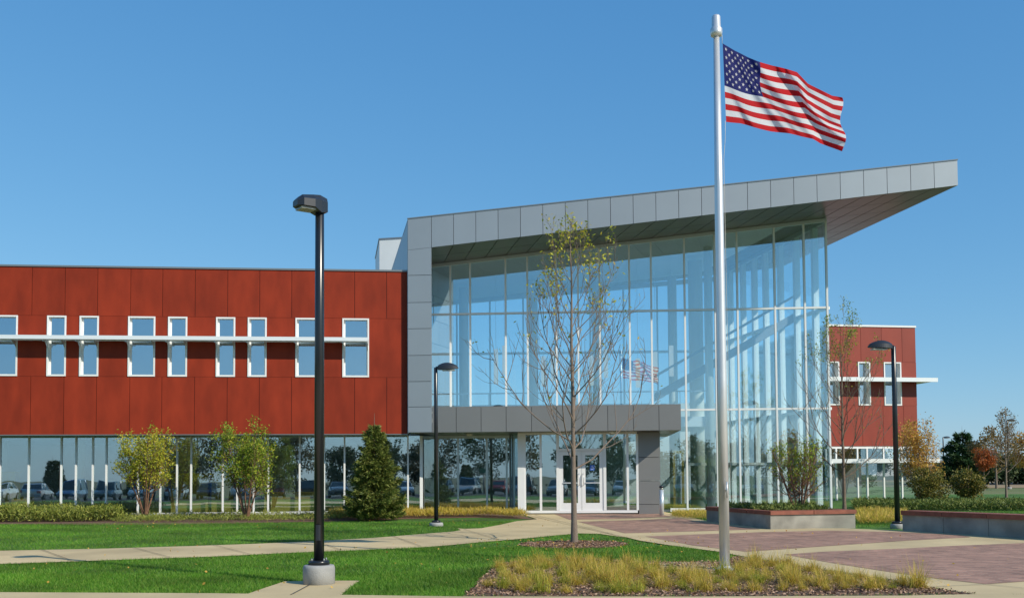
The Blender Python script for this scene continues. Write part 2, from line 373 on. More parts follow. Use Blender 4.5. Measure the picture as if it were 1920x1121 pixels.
# mulch beds
FBED_px = [(866, 1118.5), (892, 1100), (905, 1083), (923, 1068), (947, 1056), (1000, 1051), (1100, 1048), (1210, 1055), (1345, 1054), (1380, 1044), (1417, 1049), (1540, 1069), (1661, 1088), (1733, 1102), (1835, 1115.5), (1700, 1117), (1300, 1119), (1000, 1119)]
FBED = GP(FBED_px); sheet('mulch_bed', FBED, .012 - .004, M['soil'], 'brown bark mulch bed at the front of the lawn', 'bed')
TRB = G(1075, 1021); TC = Vector(TRB)
TREEBED = [Vector((TC.x + 1.13 * math.cos(t) * (1 + .05 * math.sin(3 * t)), TC.y + 1.0 * math.sin(t), 0)) for t in [k * math.pi / 14 for k in range(28)]]
sheet('mulch_ring', TREEBED, .004, M['soil'], 'round mulch ring around the bare young tree', 'bed')
FPAD = GP([(1205, 1058), (1260, 1055), (1345, 1055), (1408, 1071), (1380, 1077), (1320, 1077), (1290, 1072), (1240, 1066)])
sheet('flagpole_pad', FPAD, .020, M['concrete'], 'pale concrete pad around the foot of the flagpole', 'pavement')
# planting bed along the left wing, raised toward the wall
LBED = GP([(-400, 986), (0, 982), (250, 983), (420, 981), (600, 977), (800, 971), (900, 969.5), (1003, 973)]) 
bd = MB()
backs = [AY(p, 962, 35.6) for p in (-400, 0, 250, 420, 600, 800, 900, 975)]
for i in range(7):
    a, b_, c, d = LBED[i], LBED[i + 1], backs[i + 1], backs[i]
    bd.face([(a.x, a.y, SL * (a.y - Y0) - .002), (b_.x, b_.y, SL * (b_.y - Y0) - .002), (c.x, c.y, .24 if i < 6 else .175), (d.x, d.y, .24)])
tag(bd.build('planting_bed', M['soil']), 'brown planting bed along the foot of the left wing', 'bed', kind='structure')
def bedz(x, y):
    t = min(1, max(0, (y - 31.0) / 4.6)); return SL * (31 - Y0) + t * .1
# right hand lawns and far ground
fg = MB(); 
def farstrip(Ya, Yb, xa, xb, dz): fg.face([(xa, Ya, gz(0, Ya) + dz), (xb, Ya, gz(0, Ya) + dz), (xb + 20, Yb, gz(0, Yb) + dz), (xa, Yb, gz(0, Yb) + dz)])
farstrip(80, 96, 33, 90, .01); farstrip(112, 150, 48, 120, .01)
tag(fg.build('dry_ground', M['dryfield']), 'tan strips of dry bare ground at far right', 'ground', kind='structure')
rd = MB(); rd.face([(38, 96, gz(0, 96) + .02), (52, 96, gz(0, 96) + .02), (60, 112, gz(0, 112) + .02), (40, 112, gz(0, 112) + .02)])
tag(rd.build('road', M['asphalt']), 'grey road strip behind the round shrubs at right', 'road', kind='structure')
pk = MB(); pk.face([(-60, -48, gz(0, -48)), (50, -48, gz(0, -48)), (50, -14, gz(0, -14)), (-60, -14, gz(0, -14))])
tag(pk.build('parking_lot', M['asphalt']), 'asphalt parking lot mirrored in the ground floor glass', 'car park', kind='structure')

# ------------------------------------------------------------------ facades
def pxpt(px, Y): return (gx(px, Y), Y)
LW = Face(pxpt(0, 33.75), pxpt(763, 35.12))
CF = Face(pxpt(765, 34.9), pxpt(1796, 33.6))
CV = CF.shift(-1.1); CG = CF.shift(-2.95)
RW = Face(pxpt(1558, 49.6), pxpt(1717, 50.3))
S = Vector((-.185, 1)).normalized()
EPS = .006

# ---- left wing
lw = empty('building_wing', (LW.pt(6, 0, -5)), 'long two storey wing clad in dark red panels, left of the glass hall', 'building')
zt = LW.z(665, 508.5); zb_ = LW.z(665, 813); zwt = LW.z(665, 597); zwb = LW.z(665, 707)
uR = LW.u(764, 700) ; uL = LW.u(-420, 700)
wins_px = [(-28, 33), (88, 124), (149, 185), (240, 291), (315, 351), (405, 441), (464.5, 500), (554, 604), (642, 692)]
wins = [(LW.u(a, 650), LW.u(b_, 650)) for a, b_ in wins_px]
wins = [(LW.u(-330, 650), LW.u(-295, 650)), (LW.u(-190, 650), LW.u(-140, 650))] + wins
jpx = [60, 122, 183, 245, 305, 366, 427, 487, 547, 607, 665, 725]
J = [LW.u(p, 560) for p in jpx]; step = J[1] - J[0]
k = J[0]; pre = []
while k - step > uL: k -= step; pre.insert(0, k)
J = [uL] + pre + J + [uR]
wb = MB(); g = .008
for i in range(len(J) - 1):
    LW.box(wb, J[i] + g, J[i + 1] - g, zwt + g, zt, -.03, 0); LW.box(wb, J[i] + g, J[i + 1] - g, zb_, zwb - g, -.03, 0)
segs = []; u = uL
for a, b_ in wins: segs.append((u, a)); u = b_
segs.append((u, uR))
for a, b_ in segs:
    cuts = [a] + [j for j in J if a + .35 < j < b_ - .35 and b_ - a > 1.4] + [b_]
    for i in range(len(cuts) - 1): LW.box(wb, cuts[i] + (g if i else 0), cuts[i + 1] - (g if i < len(cuts) - 2 else 0), zwb, zwt, -.03, 0)
wb.build('wall', M['red'], lw)
bk = MB()
LW.box(bk, uL, uR, zwt + .01, zt - .02, -.3, -.034); LW.box(bk, uL, uR, zb_ + .01, zwb - .01, -.3, -.034)
for a, b_ in segs: LW.box(bk, a + .01, b_ - .01, zwb - .01, zwt + .01, -.3, -.034)
bk.build('wall_backing', M['dark'], lw)
cp = MB(); LW.box(cp, uL, uR, zt, zt + .06, -.4, .035); cp.build('coping', M['alu_dark'], lw)
rf = MB(); LW.box(rf, uL, uR + .0, zt - .5, zt - .3, -16, -.3); LW.box(rf, uL, uR, .0, zt, -16.3, -16.0); LW.box(rf, uL - .3, uL, 0, zt, -16.3, -.3)
rf.build('roof', M['roofing'], lw)
sf = MB(); LW.box(sf, uL, uR, zb_ - .03, zb_ + .004, -16, -.004); sf.build('soffit', M['alu_dark'], lw); sf = MB(); LW.box(sf, uL, uR - .5, zb_ - .06, zb_ - .034, -9, -1.2); sf.build('ceiling', M['int_ceiling'], lw)
it = MB(); zf2 = zb_ + .35
LW.box(it, uL, uR, zb_ + .01, zf2, -15.9, -.31); it.build('upper_floor', M['int_floor'], lw)
it = MB(); LW.box(it, uL, uR, zf2, zt - .5, -5.2, -5.0); LW.box(it, uL, uR, .28, zb_ - .04, -9.2, -9.0); it.build('inner_wall', M['int_wall'], lw)
it = MB(); LW.box(it, uL, uR, .1, .27, -9, -1.2); it.build('ground_floor', M['int_floor'], lw)
def window(F_, a, b_, z0, z1, parent, sill=True, rec=.13, ft=.05, shade=None, ms='glass_win'):
    f = MB(); 
    F_.box(f, a, a + ft, z0, z1, -rec - .03, .03); F_.box(f, b_ - ft, b_, z0, z1, -rec - .03, .03)
    F_.box(f, a + ft, b_ - ft, z1 - ft, z1, -rec - .03, .028); F_.box(f, a + ft, b_ - ft, z0, z0 + ft * 1.2, -rec - .03, .028)
    i = .045
    F_.box(f, a + ft, a + ft + i, z0 + ft * 1.2, z1 - ft, -rec - .03, -rec + .02); F_.box(f, b_ - ft - i, b_ - ft, z0 + ft * 1.2, z1 - ft, -rec - .03, -rec + .02)
    o = f.build('window', M['white'], parent)
    p = MB(); F_.box(p, a + ft + i, b_ - ft - i, z0 + ft * 1.2, z1 - ft, -rec - .012, -rec); p.build('pane', M[ms], o)
    return o
for a, b_ in wins: window(LW, a, b_, zwb, zwt, lw)
# sunshade
zs = LW.z(400, 634, .58)
for sgi in range(1):
    ss = MB(); uE = LW.u(690, 634, .58)
    LW.box(ss, uL, uE, zs - .065, zs + .065, .55, .60)
    LW.box(ss, uL, uE, zs - .05, zs + .05, .07, .10)
    n = 5
    for q in range(n): 
        o_ = .14 + q * .09; LW.box(ss, uL, uE - .002, zs - .035, zs + .03, o_, o_ + .062)
    so = ss.build('sunshade', M['shade'], lw)
    for a, b_ in wins:
        for uu in (a + .02, b_ - .05):
            br = MB(); LW.box(br, uu, uu + .03, zs - .12, zs - .066, .031, .5)
            br.face([LW.pt(uu + .015, zs - .32, .031), LW.pt(uu + .015, zs - .12, .031), LW.pt(uu + .015, zs - .12, .3)])
            br.build('bracket', M['alu'], so)
# ground glazing
LG = LW.shift(-1.08); zgb = LG.z(500, 961.5); zgt = zb_ - .03
gl = MB(); LG.box(gl, uL, LG.u(794, 880), zgb - .12, zgb + .05, -.05, .06); 
uG = LG.u(794, 880)
glo = gl.build('glazing', M['white'], lw)
mp_ = [-322, -290, -232, -170, -140, -84, -30, 0, 54, 115, 142.5, 174, 199.5, 259, 301, 332, 358.5, 418, 445, 476, 503, 562, 608, 646, 706, 765, 790]
mu = [LG.u(p, 900) for p in mp_]
for i, m_ in enumerate(mu):
    b = MB(); ww = .028 if i < len(mu) - 1 else .055
    LG.box(b, m_ - ww, m_ + ww, zgb + .05, zgt, -.05, .05); b.build('mullion', M['white'], glo)
for i in range(len(mu) - 1):
    b = MB(); LG.box(b, mu[i] + .028, mu[i + 1] - .028, zgb + .05, zgt, -.006, .006); b.build('pane', M['glass_low'], glo)
fd = MB(); LG.box(fd, uL, uG, -.2, zgb - .12, -.3, .02); fd.build('plinth', M['wall_conc'], lw)
# return glass back to the hall plane
pA = LG.pt(uG, 0, 0); uB, _ = CG.uz(821, 900); pB = CG.pt(uB, 0, 0)
RT = Face((pA.x, pA.y), (pB.x, pB.y))
b = MB(); RT.box(b, .06, RT.L, zgb + .05, zgt, -.006, .006); b.build('pane', M['glass_low'], glo)
# interior bits of left wing
for (px, Yo, wd, h, mm) in ((14, 1.3, .5, 1.5, 'yellow'), (38, 1.2, .6, .75, 'yellow'), (355, 1.4, 1.3, 1.4, 'yellow'), (415, 1.4, .7, 1.4, 'yellow'), (548, 1.2, 2.0, .7, 'yellow')):
    uu = LG.u(px, 930, -Yo); b = MB(); LG.box(b, uu - wd / 2, uu + wd / 2, .27, .27 + h, -Yo - .5, -Yo)
    LG.box(b, uu - wd / 2 - .03, uu + wd / 2 + .03, .27 + h, .27 + h + .04, -Yo - .53, -Yo + .03)
    for q in (1, 2): LG.box(b, uu - wd / 2 + .02, uu + wd / 2 - .02, .27 + h * q / 3, .27 + h * q / 3 + .02, -Yo, -Yo + .02)
    b.build('cabinet', M[mm], lw)
for px in (5, 150, 385, 480, 690):
    p = LG.pt(LG.u(px, 900, -2.2), .27, -2.2); b = MB(); b.lathe((p.x, p.y, .27), [(.17, 0), (.17, zgt - .3)], 16); b.build('column', M['int_pale'], lw)

# ---- central hall
hall = empty('entrance_hall', CG.pt(6, .2, -4), 'tall glass entrance hall with a grey framed roof sweeping up to the right', 'building')
ztl, zbl = CF.z(765, 411), CF.z(765, 469); uT = CF.u(1796, 325); ztr, zbr = CF.z(1796, 300.5), CF.z(1796, 347.5)
def zt_(u): return ztl + (ztr - ztl) * u / uT
def zbo(u): return zbl + (zbr - zbl) * u / uT
uC = CF.u(809.5, 620)         # column width
Sv = Vector((S.x, S.y, 0))
npan = 23; pw = (uT - uC) / npan
fa = MB(); us = [0, uC] + [uC + pw * (i + 1) for i in range(npan)]
for i in range(len(us) - 1):
    CF.box(fa, us[i] + g, us[i + 1] - g, (zbo(us[i]), zbo(us[i + 1])), (zt_(us[i]), zt_(us[i + 1])), -.04, 0)
fa.build('fascia', M['grey'], hall)
def skew(mb, u0, u1, z0a, z0b, z1a, z1b, t0, t1, mi=0):
    """box from the CF line running back along S"""
    A, B = CF.pt(u0, 0), CF.pt(u1, 0)
    P = []
    for zz in ((z0a, z0b), (z1a, z1b)):
        a = Vector((A.x, A.y, zz[0])); b = Vector((B.x, B.y, zz[1]))
        P += [a + Sv * t0, b + Sv * t0, b + Sv * t1, a + Sv * t1]
    mb.hexa(P, mi)
DEP = 13.5
rb = MB(); skew(rb, .0, uT, zt_(0) - .10, zt_(uT) - .10, zt_(0) - .02, zt_(uT) - .02, .05, DEP); rb.build('roof', M['roofing'], hall)
tr = MB(); CF.box(tr, -.01, uT + .01, (zt_(0), zt_(uT)), (zt_(0) + .035, zt_(uT) + .035), -.15, .02); tr.build('roof_edge', M['alu_dark'], hall)
# soffit panels
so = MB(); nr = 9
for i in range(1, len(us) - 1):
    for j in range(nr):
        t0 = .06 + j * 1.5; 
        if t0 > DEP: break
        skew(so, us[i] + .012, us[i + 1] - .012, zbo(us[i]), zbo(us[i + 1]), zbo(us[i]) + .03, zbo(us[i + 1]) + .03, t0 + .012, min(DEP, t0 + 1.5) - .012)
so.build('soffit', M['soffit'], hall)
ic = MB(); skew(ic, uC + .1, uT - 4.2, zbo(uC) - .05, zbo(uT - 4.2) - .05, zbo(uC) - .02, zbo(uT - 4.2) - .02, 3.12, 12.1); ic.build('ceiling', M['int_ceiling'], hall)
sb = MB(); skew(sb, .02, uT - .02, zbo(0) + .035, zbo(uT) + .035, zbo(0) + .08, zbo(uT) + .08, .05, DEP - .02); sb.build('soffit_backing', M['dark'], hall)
ed = MB(); skew(ed, uT - .03, uT, zbo(uT), zbo(uT), zt_(uT) - .03, zt_(uT) - .03, .05, DEP); ed.build('roof_side', M['grey'], hall)
# left column panels
co = MB(); yj = [469, 516, 567, 616, 666, 715, 762.5, 810]
zc = [CF.z(787, y) for y in yj]
for i in range(7):
    z1 = (zbo(0) - g, zbo(uC) - g) if i == 0 else zc[i] - g
    CF.box(co, g, uC - g, zc[i + 1] + g if i < 6 else zc[7], z1, -.04, 0)
co.build('column_panels', M['grey'], hall)
cs = MB(); zcb = zc[7]
# inner (right) side of the column, and outer left wall running back
uH = 0
for i in range(6):
    for t0, t1 in ((.045, 1.5), (1.52, 3.02)): skew(cs, uC - .04, uC - .005, zc[i + 1] + g, zc[i + 1] + g, (zbo(uC) - .002) if i == 0 else zc[i] - g, (zbo(uC) - .002) if i == 0 else zc[i] - g, t0, t1)
zw = [zt_(0) - .03, 8.0, 6.0, 4.0, zb_ + .0]
for i in range(4):
    for j in range(8): skew(cs, .0, .04, zw[i + 1] + g, zw[i + 1] + g, zw[i] - g, zw[i] - g, .05 + j * 1.65 + g, .05 + (j + 1) * 1.65 - g)
cs.build('side_panels', M['grey'], hall)
cb = MB(); skew(cb, .045, .12, zb_ + .02, zb_ + .02, zt_(0) - .12, zt_(0) - .12, .1, DEP - .1); skew(cb, .12, uC - .045, zc[6] + .02, zc[6] + .02, zbo(0) - .02, zbo(0) - .02, .06, .5)
cb.build('side_backing', M['dark'], hall)
# canopy band
zct, zcbm = CF.z(1000, 760.5), CF.z(1000, 808.5)
uE = CF.u(1277, 783)
bj = [0, uC, *[CF.u(p, 783) for p in (855.4, 902, 949, 996.5, 1044, 1091.5, 1139.5, 1187.6, 1235.6)], uE]
ba = MB()
for i in range(1, len(bj) - 1): CF.box(ba, bj[i] + g, bj[i + 1] - g, zcbm, zct, -.04, 0)
for j in range(2): CF.box(ba, uE - .04, uE, zcbm, zct, -.045 - 1.44 * (j + 1) + g, -.045 - 1.44 * j - g)
ba.build('canopy_fascia', M['grey_band'], hall)
cc = MB(); CF.box(cc, uC + .01, uE - .045, zcbm + .03, zct - .04, -2.9, -.045); cc.build('canopy_core', M['dark'], hall)
cc = MB(); CF.box(cc, uC + .01, uE - .01, zct - .035, zct - .005, -2.88, -.05); cc.build('canopy_top', M['alu_dark'], hall)
cc = MB(); CF.box(cc, .02, uE - .05, zcbm - .0, zcbm + .025, -2.88, -.05); cc.build('canopy_soffit', M['soffit'], hall)
# curtain wall
cw_px = [812, 845, 882, 948.6, 989.5, 1043.5, 1084.6, 1125, 1181, 1222, 1284.7, 1341.8, 1383.7, 1454, 1510, 1552]
cu = [CG.u(p, 640) for p in cw_px]; cu[0] = CG.u(806, 640)
zfl = .2; zT1 = CG.z(1200, 583); zT2 = CG.z(1400, 767); zbase = CG.z(1320, 956)
def ztop(u):       # soffit height at the curtain wall plane
    p = CG.pt(u, 0); a = CF.pt(0, 0)
    # solve p = a + d*uu + Sv*t
    d = CF.d; det = d.x * Sv.y - d.y * Sv.x; dx, dy = p.x - a.x, p.y - a.y
    uu = (dx * Sv.y - dy * Sv.x) / det; return zbo(uu) - .01
cwf = MB(); uS = CG.u(1279, 860)
CG.box(cwf, cu[0], cu[-1], (ztop(cu[0]) - .12, ztop(cu[-1]) - .12), (ztop(cu[0]), ztop(cu[-1])), -.06, .07)
cwo = cwf.build('curtain_wall', M['alu'], hall)
for za, ul, ur in ((zT1, cu[0], cu[-1] + .06), (zT2, cu[0], cu[-1] + .06), ):
    b = MB(); CG.box(b, ul, ur, za - .035, za + .035, -.055, .065); b.build('transom', M['white'], cwo)
b = MB(); CG.box(b, cu[9] + .6, cu[-1], zbase - .05, zbase + .08, -.06, .07); b.build('sill', M['white'], cwo)
for i, u_ in enumerate(cu[1:], 1):
    zlo = zT2 if u_ < uS else zbase
    b = MB(); CG.box(b, u_ - .032, u_ + .032, zlo, ztop(u_) - .12, -.06, .08); b.build('mullion', M['white'], cwo)
for i in range(len(cu) - 1):
    a, c = cu[i] + (.032 if i else 0), cu[i + 1] - .032
    b = MB(); CG.box(b, a, c, zT1 + .035, (ztop(a) - .12, ztop(c) - .12), -.006, .006); b.build('pane', M['glass'], cwo)
    b = MB(); CG.box(b, a, c, zT2 + .035, zT1 - .035, -.006, .006); b.build('pane', M['glass'], cwo)
    if c > uS - .2:
        a2 = max(a, uS - 1.0)
        b = MB(); CG.box(b, a2, c, zbase + .08, zT2 - .035, -.006, .006); b.build('pane', M['glass'], cwo)
b = MB(); CG.box(b, cu[9] + .6, cu[-1], -.2, zbase - .05, -.3, .03); b.build('plinth', M['wall_conc'], hall)
# right side wall (glass) running back along S from the last mullion
pc = CG.pt(cu[-1], 0, 0); SD = Face((pc.x, pc.y), (pc.x + Sv.x * 9.6, pc.y + Sv.y * 9.6))
sdw = MB(); zsid = ztop(cu[-1])
SD.box(sdw, 0, 9.6, zsid - .15, zsid, -.06, .06); sdo = sdw.build('side_glazing', M['alu'], hall)
tm = [.9, 2.4, 3.8, 5.2, 6.3, 7.5, 8.9, 9.6]
for t in tm:
    b = MB(); SD.box(b, t - .09, t + .09, zbase - .1, zsid - .15, -.10, .12); b.build('mullion', M['white'], sdo)
for za in (zT1, zT2, 1.95):
    b = MB(); SD.box(b, .06, 9.6, za - .05, za + .05, -.06, .14); b.build('transom', M['white'], sdo)
tt = [.03] + tm
for i in range(len(tt) - 1):
    b = MB(); SD.box(b, tt[i] + .045, tt[i + 1] - .045, zbase, zsid - .15, -.006, .006); b.build('pane', M['glass_clear'], sdo)
# hall interior
pe = SD.pt(9.6, 0, 0); pl_ = CF.pt(.2, 0) + Sv * 12.2
BW = Face((pl_.x, pl_.y), (pe.x, pe.y))
zbg = zT2 + .9
b = MB(); BW.box(b, 0, BW.L, -.1, zbg, -.2, 0); b.build('back_wall', M['int_wall'], hall)
zra, zrb_ = zbo(1.2) - .02, zbo(uT - 5.2) - .02
zbk = lambda u_: zra + (zrb_ - zra) * u_ / BW.L
b = MB(); BW.box(b, 0, BW.L, (zbk(0) - .2, zbk(BW.L) - .2), (zbk(0), zbk(BW.L)), -.1, .05); bg_ = b.build('rear_glazing', M['alu'], hall)
nb = 10
for k in range(nb + 1):
    u_ = min(BW.L - .04, max(.04, BW.L * k / nb)); b = MB(); BW.box(b, u_ - .04, u_ + .04, zbg, zbk(u_) - .2, -.08, .08); b.build('mullion', M['alu'], bg_)
for z_ in (zT1 - .4,):
    b = MB(); BW.box(b, .08, BW.L - .08, z_ - .05, z_ + .05, -.07, .07); b.build('transom', M['alu'], bg_)
for k in range(nb):
    a, c = BW.L * k / nb + .045, BW.L * (k + 1) / nb - .045
    b = MB(); BW.box(b, a, c, zbg, (zbk(a) - .2, zbk(c) - .2), -.004, .004); b.build('pane', M['glass_clear'], bg_)
b = MB(); b.prism([(CG.pt(-1, 0).x, CG.pt(-1, 0).y + .1), (pc.x - .1, pc.y + .1), (pe.x, pe.y), (pl_.x, pl_.y)], 0.05, .19); b.build('floor_slab', M['int_floor'], hall)
# upper floor slab set back from the glass, with rail
for (pa, pb, off) in ((815, 1330, -3.4),):
    ua, ub = CG.u(pa, 700, off), CG.u(pb, 700, off)
    b = MB(); CG.box(b, ua - .8, ub, zT2 - .45, zT2 - .05, off - 4.6, off); b.build('upper_slab', M['int_wall'], hall)
    b = MB(); CG.box(b, ua - .8, ub, zT2 + .95, zT2 + 1.0, off - .05, off)
    u_ = ua
    while u_ < ub: CG.box(b, u_, u_ + .03, zT2 - .05, zT2 + .95, off - .04, off - .01); u_ += 1.1
    b.build('railing', M['alu'], hall)
for px, off, r in ((1306, -4.5, .30), (1262, -7.5, .2), (1000, -4.6, .2), (870, -4.6, .2), (1120, -4.6, .2), (1330, -2.0, .16)):
    p = CG.pt(CG.u(px, 700, off), 0, off); b = MB(); b.lathe((p.x, p.y, .19), [(r, 0), (r, ztop(CG.u(px, 600, off)) - .3)], 18); b.build('column', M['int_pale'], hall)
# open stair climbing behind the glass
st = MB()
a = CG.pt(CG.u(1236, 748, -2.4), CG.z(1236, 748, -2.4), -2.4); e = CG.pt(CG.u(1500, 597, -2.4), CG.z(1500, 597, -2.4), -2.4); dd = (e - a)
for oy in (0, 1.3):
    for up_, th_ in ((0, .34), (.95, .09)):
        P = []
        for q in (a, e):
            for yy in (0, .08): P.append(q + Vector((0, oy + yy, up_)))
        a0, a1, e0, e1 = P
        z = Vector((0, 0, th_)); st.hexa([a0, e0, e1, a1, a0 + z, e0 + z, e1 + z, a1 + z])
for k in range(22):
    p = a + dd * (k / 22); q = a + dd * ((k + 1) / 22)
    st.hexa([(p.x, p.y + .08, p.z + .12), (q.x, q.y + .08, p.z + .12), (q.x, q.y + 1.3, p.z + .12), (p.x, p.y + 1.3, p.z + .12), (p.x, p.y + .08, p.z + .18), (q.x, q.y + .08, p.z + .18), (q.x, q.y + 1.3, p.z + .18), (p.x, p.y + 1.3, p.z + .18)])
st.build('stair', M['int_stair'], hall)
# pendant lights hanging behind the glass
lm_ = bpy.data.materials.new('lit_lamp'); lm_.use_nodes = True; q_ = lm_.node_tree.nodes['Principled BSDF']; q_.inputs['Base Color'].default_value = (.8, .8, .7, 1)
q_.inputs['Emission Color'].default_value = (1, .95, .82, 1); q_.inputs['Emission Strength'].default_value = .35
oo = ('first', 'second', 'third', 'fourth', 'fifth', 'sixth', 'seventh', 'eighth', 'ninth')
for k_, (px, y0, y1) in enumerate(((930, 655, 720), (946, 648, 702), (1019, 668, 724), (1037, 658, 714), (1109, 666, 722), (1136, 655, 708), (1196, 672, 726), (1229, 660, 716), (1259, 648, 705))):
    off = -3.0 if k_ % 2 == 0 else -4.2
    u_ = CG.u(px, 690, off); za, zb9 = CG.z(px, y1, off), CG.z(px, y0, off); c0 = CG.pt(u_, za, off)
    pr_ = empty('pendant_light', c0, 'tall pale pendant light behind the hall glass, %s from the left' % oo[k_], 'pendant light', 'pendant lights hanging in the hall')
    b = MB(); b.lathe((c0.x, c0.y, za), [(.09, 0), (.09, zb9 - za)], 14); b.build('lamp_shade', lm_, pr_)
    b = MB(); b.tube([(c0.x, c0.y, zb9), (c0.x, c0.y, ztop(u_) - .1)], .008, 5); b.build('cord', M['alu'], pr_)
# vestibule
zvb = CV.z(1090, 959.5); zvt = zcbm - .002
vo = MB(); vx = lambda p: CV.u(p, 890)
CV.box(vo, vx(971), vx(984), zvb - .1, zvt, -.35, .06); CV.box(vo, vx(984), vx(1195), zvb - .03, zvb + .06, -.05, .04)
CV.box(vo, vx(984), vx(1195), zvt - .07, zvt, -.05, .04)
ves = vo.build('vestibule', M['white'], hall)
zdt = CV.z(1090, 845)
vm = [984, 1014, 1046, 1134, 1177, 1195]
for p in vm:
    b = MB(); ww = .04 if p not in (1046, 1134) else .05; CV.box(b, vx(p) - ww, vx(p) + ww, zvb + .06, zvt - .07, -.05, .045); b.build('mullion', M['white'], ves)
def pane(F_, a, c, z0, z1, par, mm='glass_low'):
    b = MB(); F_.box(b, a, c, z0, z1, -.006, .006); return b.build('pane', M[mm], par)
for p, q in ((984, 1014), (1014, 1046), (1134, 1177), (1177, 1195)): pane(CV, vx(p) + .04, vx(q) - .04, zvb + .06, zvt - .07, ves)
b = MB(); CV.box(b, vx(1046) + .05, vx(1134) - .05, zdt, zdt + .08, -.05, .05); b.build('transom', M['white'], ves)
pane(CV, vx(1046) + .05, vx(1134) - .05, zdt + .08, zvt - .07, ves)
um = vx(1090.5)
for a, c, hs in ((vx(1046) + .055, um - .006, 1), (um + .006, vx(1134) - .055, -1)):
    d = MB(); st_ = .13; CV.box(d, a, a + st_, zvb + .01, zdt - .01, -.03, .02); CV.box(d, c - st_, c, zvb + .01, zdt - .01, -.03, .02)
    CV.box(d, a + st_, c - st_, zvb + .01, zvb + .32, -.03, .02); CV.box(d, a + st_, c - st_, zdt - .15, zdt - .01, -.03, .02)
    do = d.build('door', M['white'], hall)
    pane(CV, a + st_, c - st_, zvb + .32, zdt - .15, do)
    h = MB(); uh = c - .065 if hs == 1 else a + .065
    h.tube([CV.pt(uh, zvb + .95, .02), CV.pt(uh, zvb + .95, .09), CV.pt(uh, zvb + 1.35, .09), CV.pt(uh, zvb + 1.35, .02)], .013, 8); h.build('handle', M['pole'], do)
    h = MB(); CV.box(h, a + st_, c - st_, zvb + 1.0, zvb + 1.04, .02, .05); h.build('push_bar', M['pole'], do)
b = MB(); us_ = vx(1103); CV.box(b, us_ + .06, us_ + .22, zvb + 1.46, zvb + 1.64, .0065, .009); b.build('access_sign', M['blue_sign'], hall)
b = MB(); c_ = CV.pt(us_ + .16, zvb + 1.55, .012)
for k in range(10):
    t0, t1 = k * R(30) + R(200), (k + 1) * R(30) + R(200); f_ = lambda t, r: CV.pt(us_ + .14 + r * math.cos(t), zvb + 1.54 + r * math.sin(t), .011)
    b.face([f_(t0, .042), f_(t1, .042), f_(t1, .055), f_(t0, .055)])
CV.box(b, us_ + .132, us_ + .145, zvb + 1.54, zvb + 1.615, .0105, .012); CV.box(b, us_ + .146, us_ + .175, zvb + 1.54, zvb + 1.552, .0105, .012)
b.build('access_symbol', M['white'], hall)
# grey pier right of the doors
pr = MB(); zz = [zvb - .15, CV.z(1215, 945), CV.z(1215, 901), CV.z(1215, 857), zvt]
for i in range(4): CV.box(pr, vx(1197.5), vx(1238), zz[i] + g, zz[i + 1] - g, -1.8, .04)
pr.build('pier', M['grey_band'], hall)
# left side of the vestibule
VS = Face((CG.pt(CG.u(957, 880), 0).x, CG.pt(CG.u(957, 880), 0).y), (CV.pt(vx(971), 0).x, CV.pt(vx(971), 0).y))
b = MB(); VS.box(b, 0, VS.L, zvb, zvt, -.006, .006); b.build('side_pane', M['glass_low'], ves)
b = MB(); VS.box(b, VS.L * .3, VS.L * .3 + .05, zvb, zvt, -.03, .03); VS.box(b, 0, .06, zvb, zvt, -.03, .04); b.build('side_mullion', M['alu_dark'], ves)
# recessed bay
bay = MB(); ub0, ub1 = CG.u(819, 880), CG.u(957, 880); CG.box(bay, ub0, ub1, zvb - .2, zvb + .07, -.05, .05); CG.box(bay, ub0, ub1, zvt - .1, zvt, -.05, .05)
bo = bay.build('bay_glazing', M['alu'], hall)
bx_ = [821, 859, 913, 950]
for p in bx_:
    b = MB(); u_ = CG.u(p, 880); CG.box(b, u_ - .035, u_ + .035, zvb + .07, zvt - .1, -.05, .05); b.build('mullion', M['alu'], bo)
for i in range(3): pane(CG, CG.u(bx_[i], 880) + .035, CG.u(bx_[i + 1], 880) - .035, zvb + .07, zvt - .1, bo)
pane(CG, CG.u(950, 880) + .035, ub1, zvb + .07, zvt - .1, bo)
# inner lobby wall / ceiling so you do not look into nothing
b = MB(); CG.box(b, CG.u(800, 880), CG.u(1262, 880), zcbm, zT2 - .04, -8, -.08); b.build('lobby_ceiling', M['int_wall'], hall)
b = MB(); CG.box(b, CG.u(760, 880), CG.u(1180, 880), .19, zcbm - .01, -6.3, -6.1); b.build('lobby_wall', M['int_wall'], hall)
# wall lights under canopy
for px in (872, 1150):
    p = CF.pt(CF.u(px, 810), zcbm - .03, -1.3 if px < 900 else -.5); b = MB(); b.lathe((p.x, p.y, p.z - .05), [(.05, 0), (.11, .03), (.12, .078)], 14); b.build('downlight', M['int_pale'], hall)
# yellow door frame seen through the glass
b = MB(); off = -3.2; ua, ub = CG.u(1262, 900, off), CG.u(1283, 900, off)
for (a, c, z0, z1) in ((ua, ua + .09, .19, 2.5), (ub - .09, ub, .19, 2.5), (ua + .09, ub - .09, 2.38, 2.5), (ua + .09, ub - .09, .19, .35)): CG.box(b, a, c, z0, z1, off - .1, off)
b.build('inner_door_frame', M['yellow'], hall)
b = MB(); CG.box(b, CG.u(1285, 900, -3), CG.u(1500, 900, -3), 1.9, 2.0, -3.1, -3); b.build('inner_rail', M['int_pale'], hall)

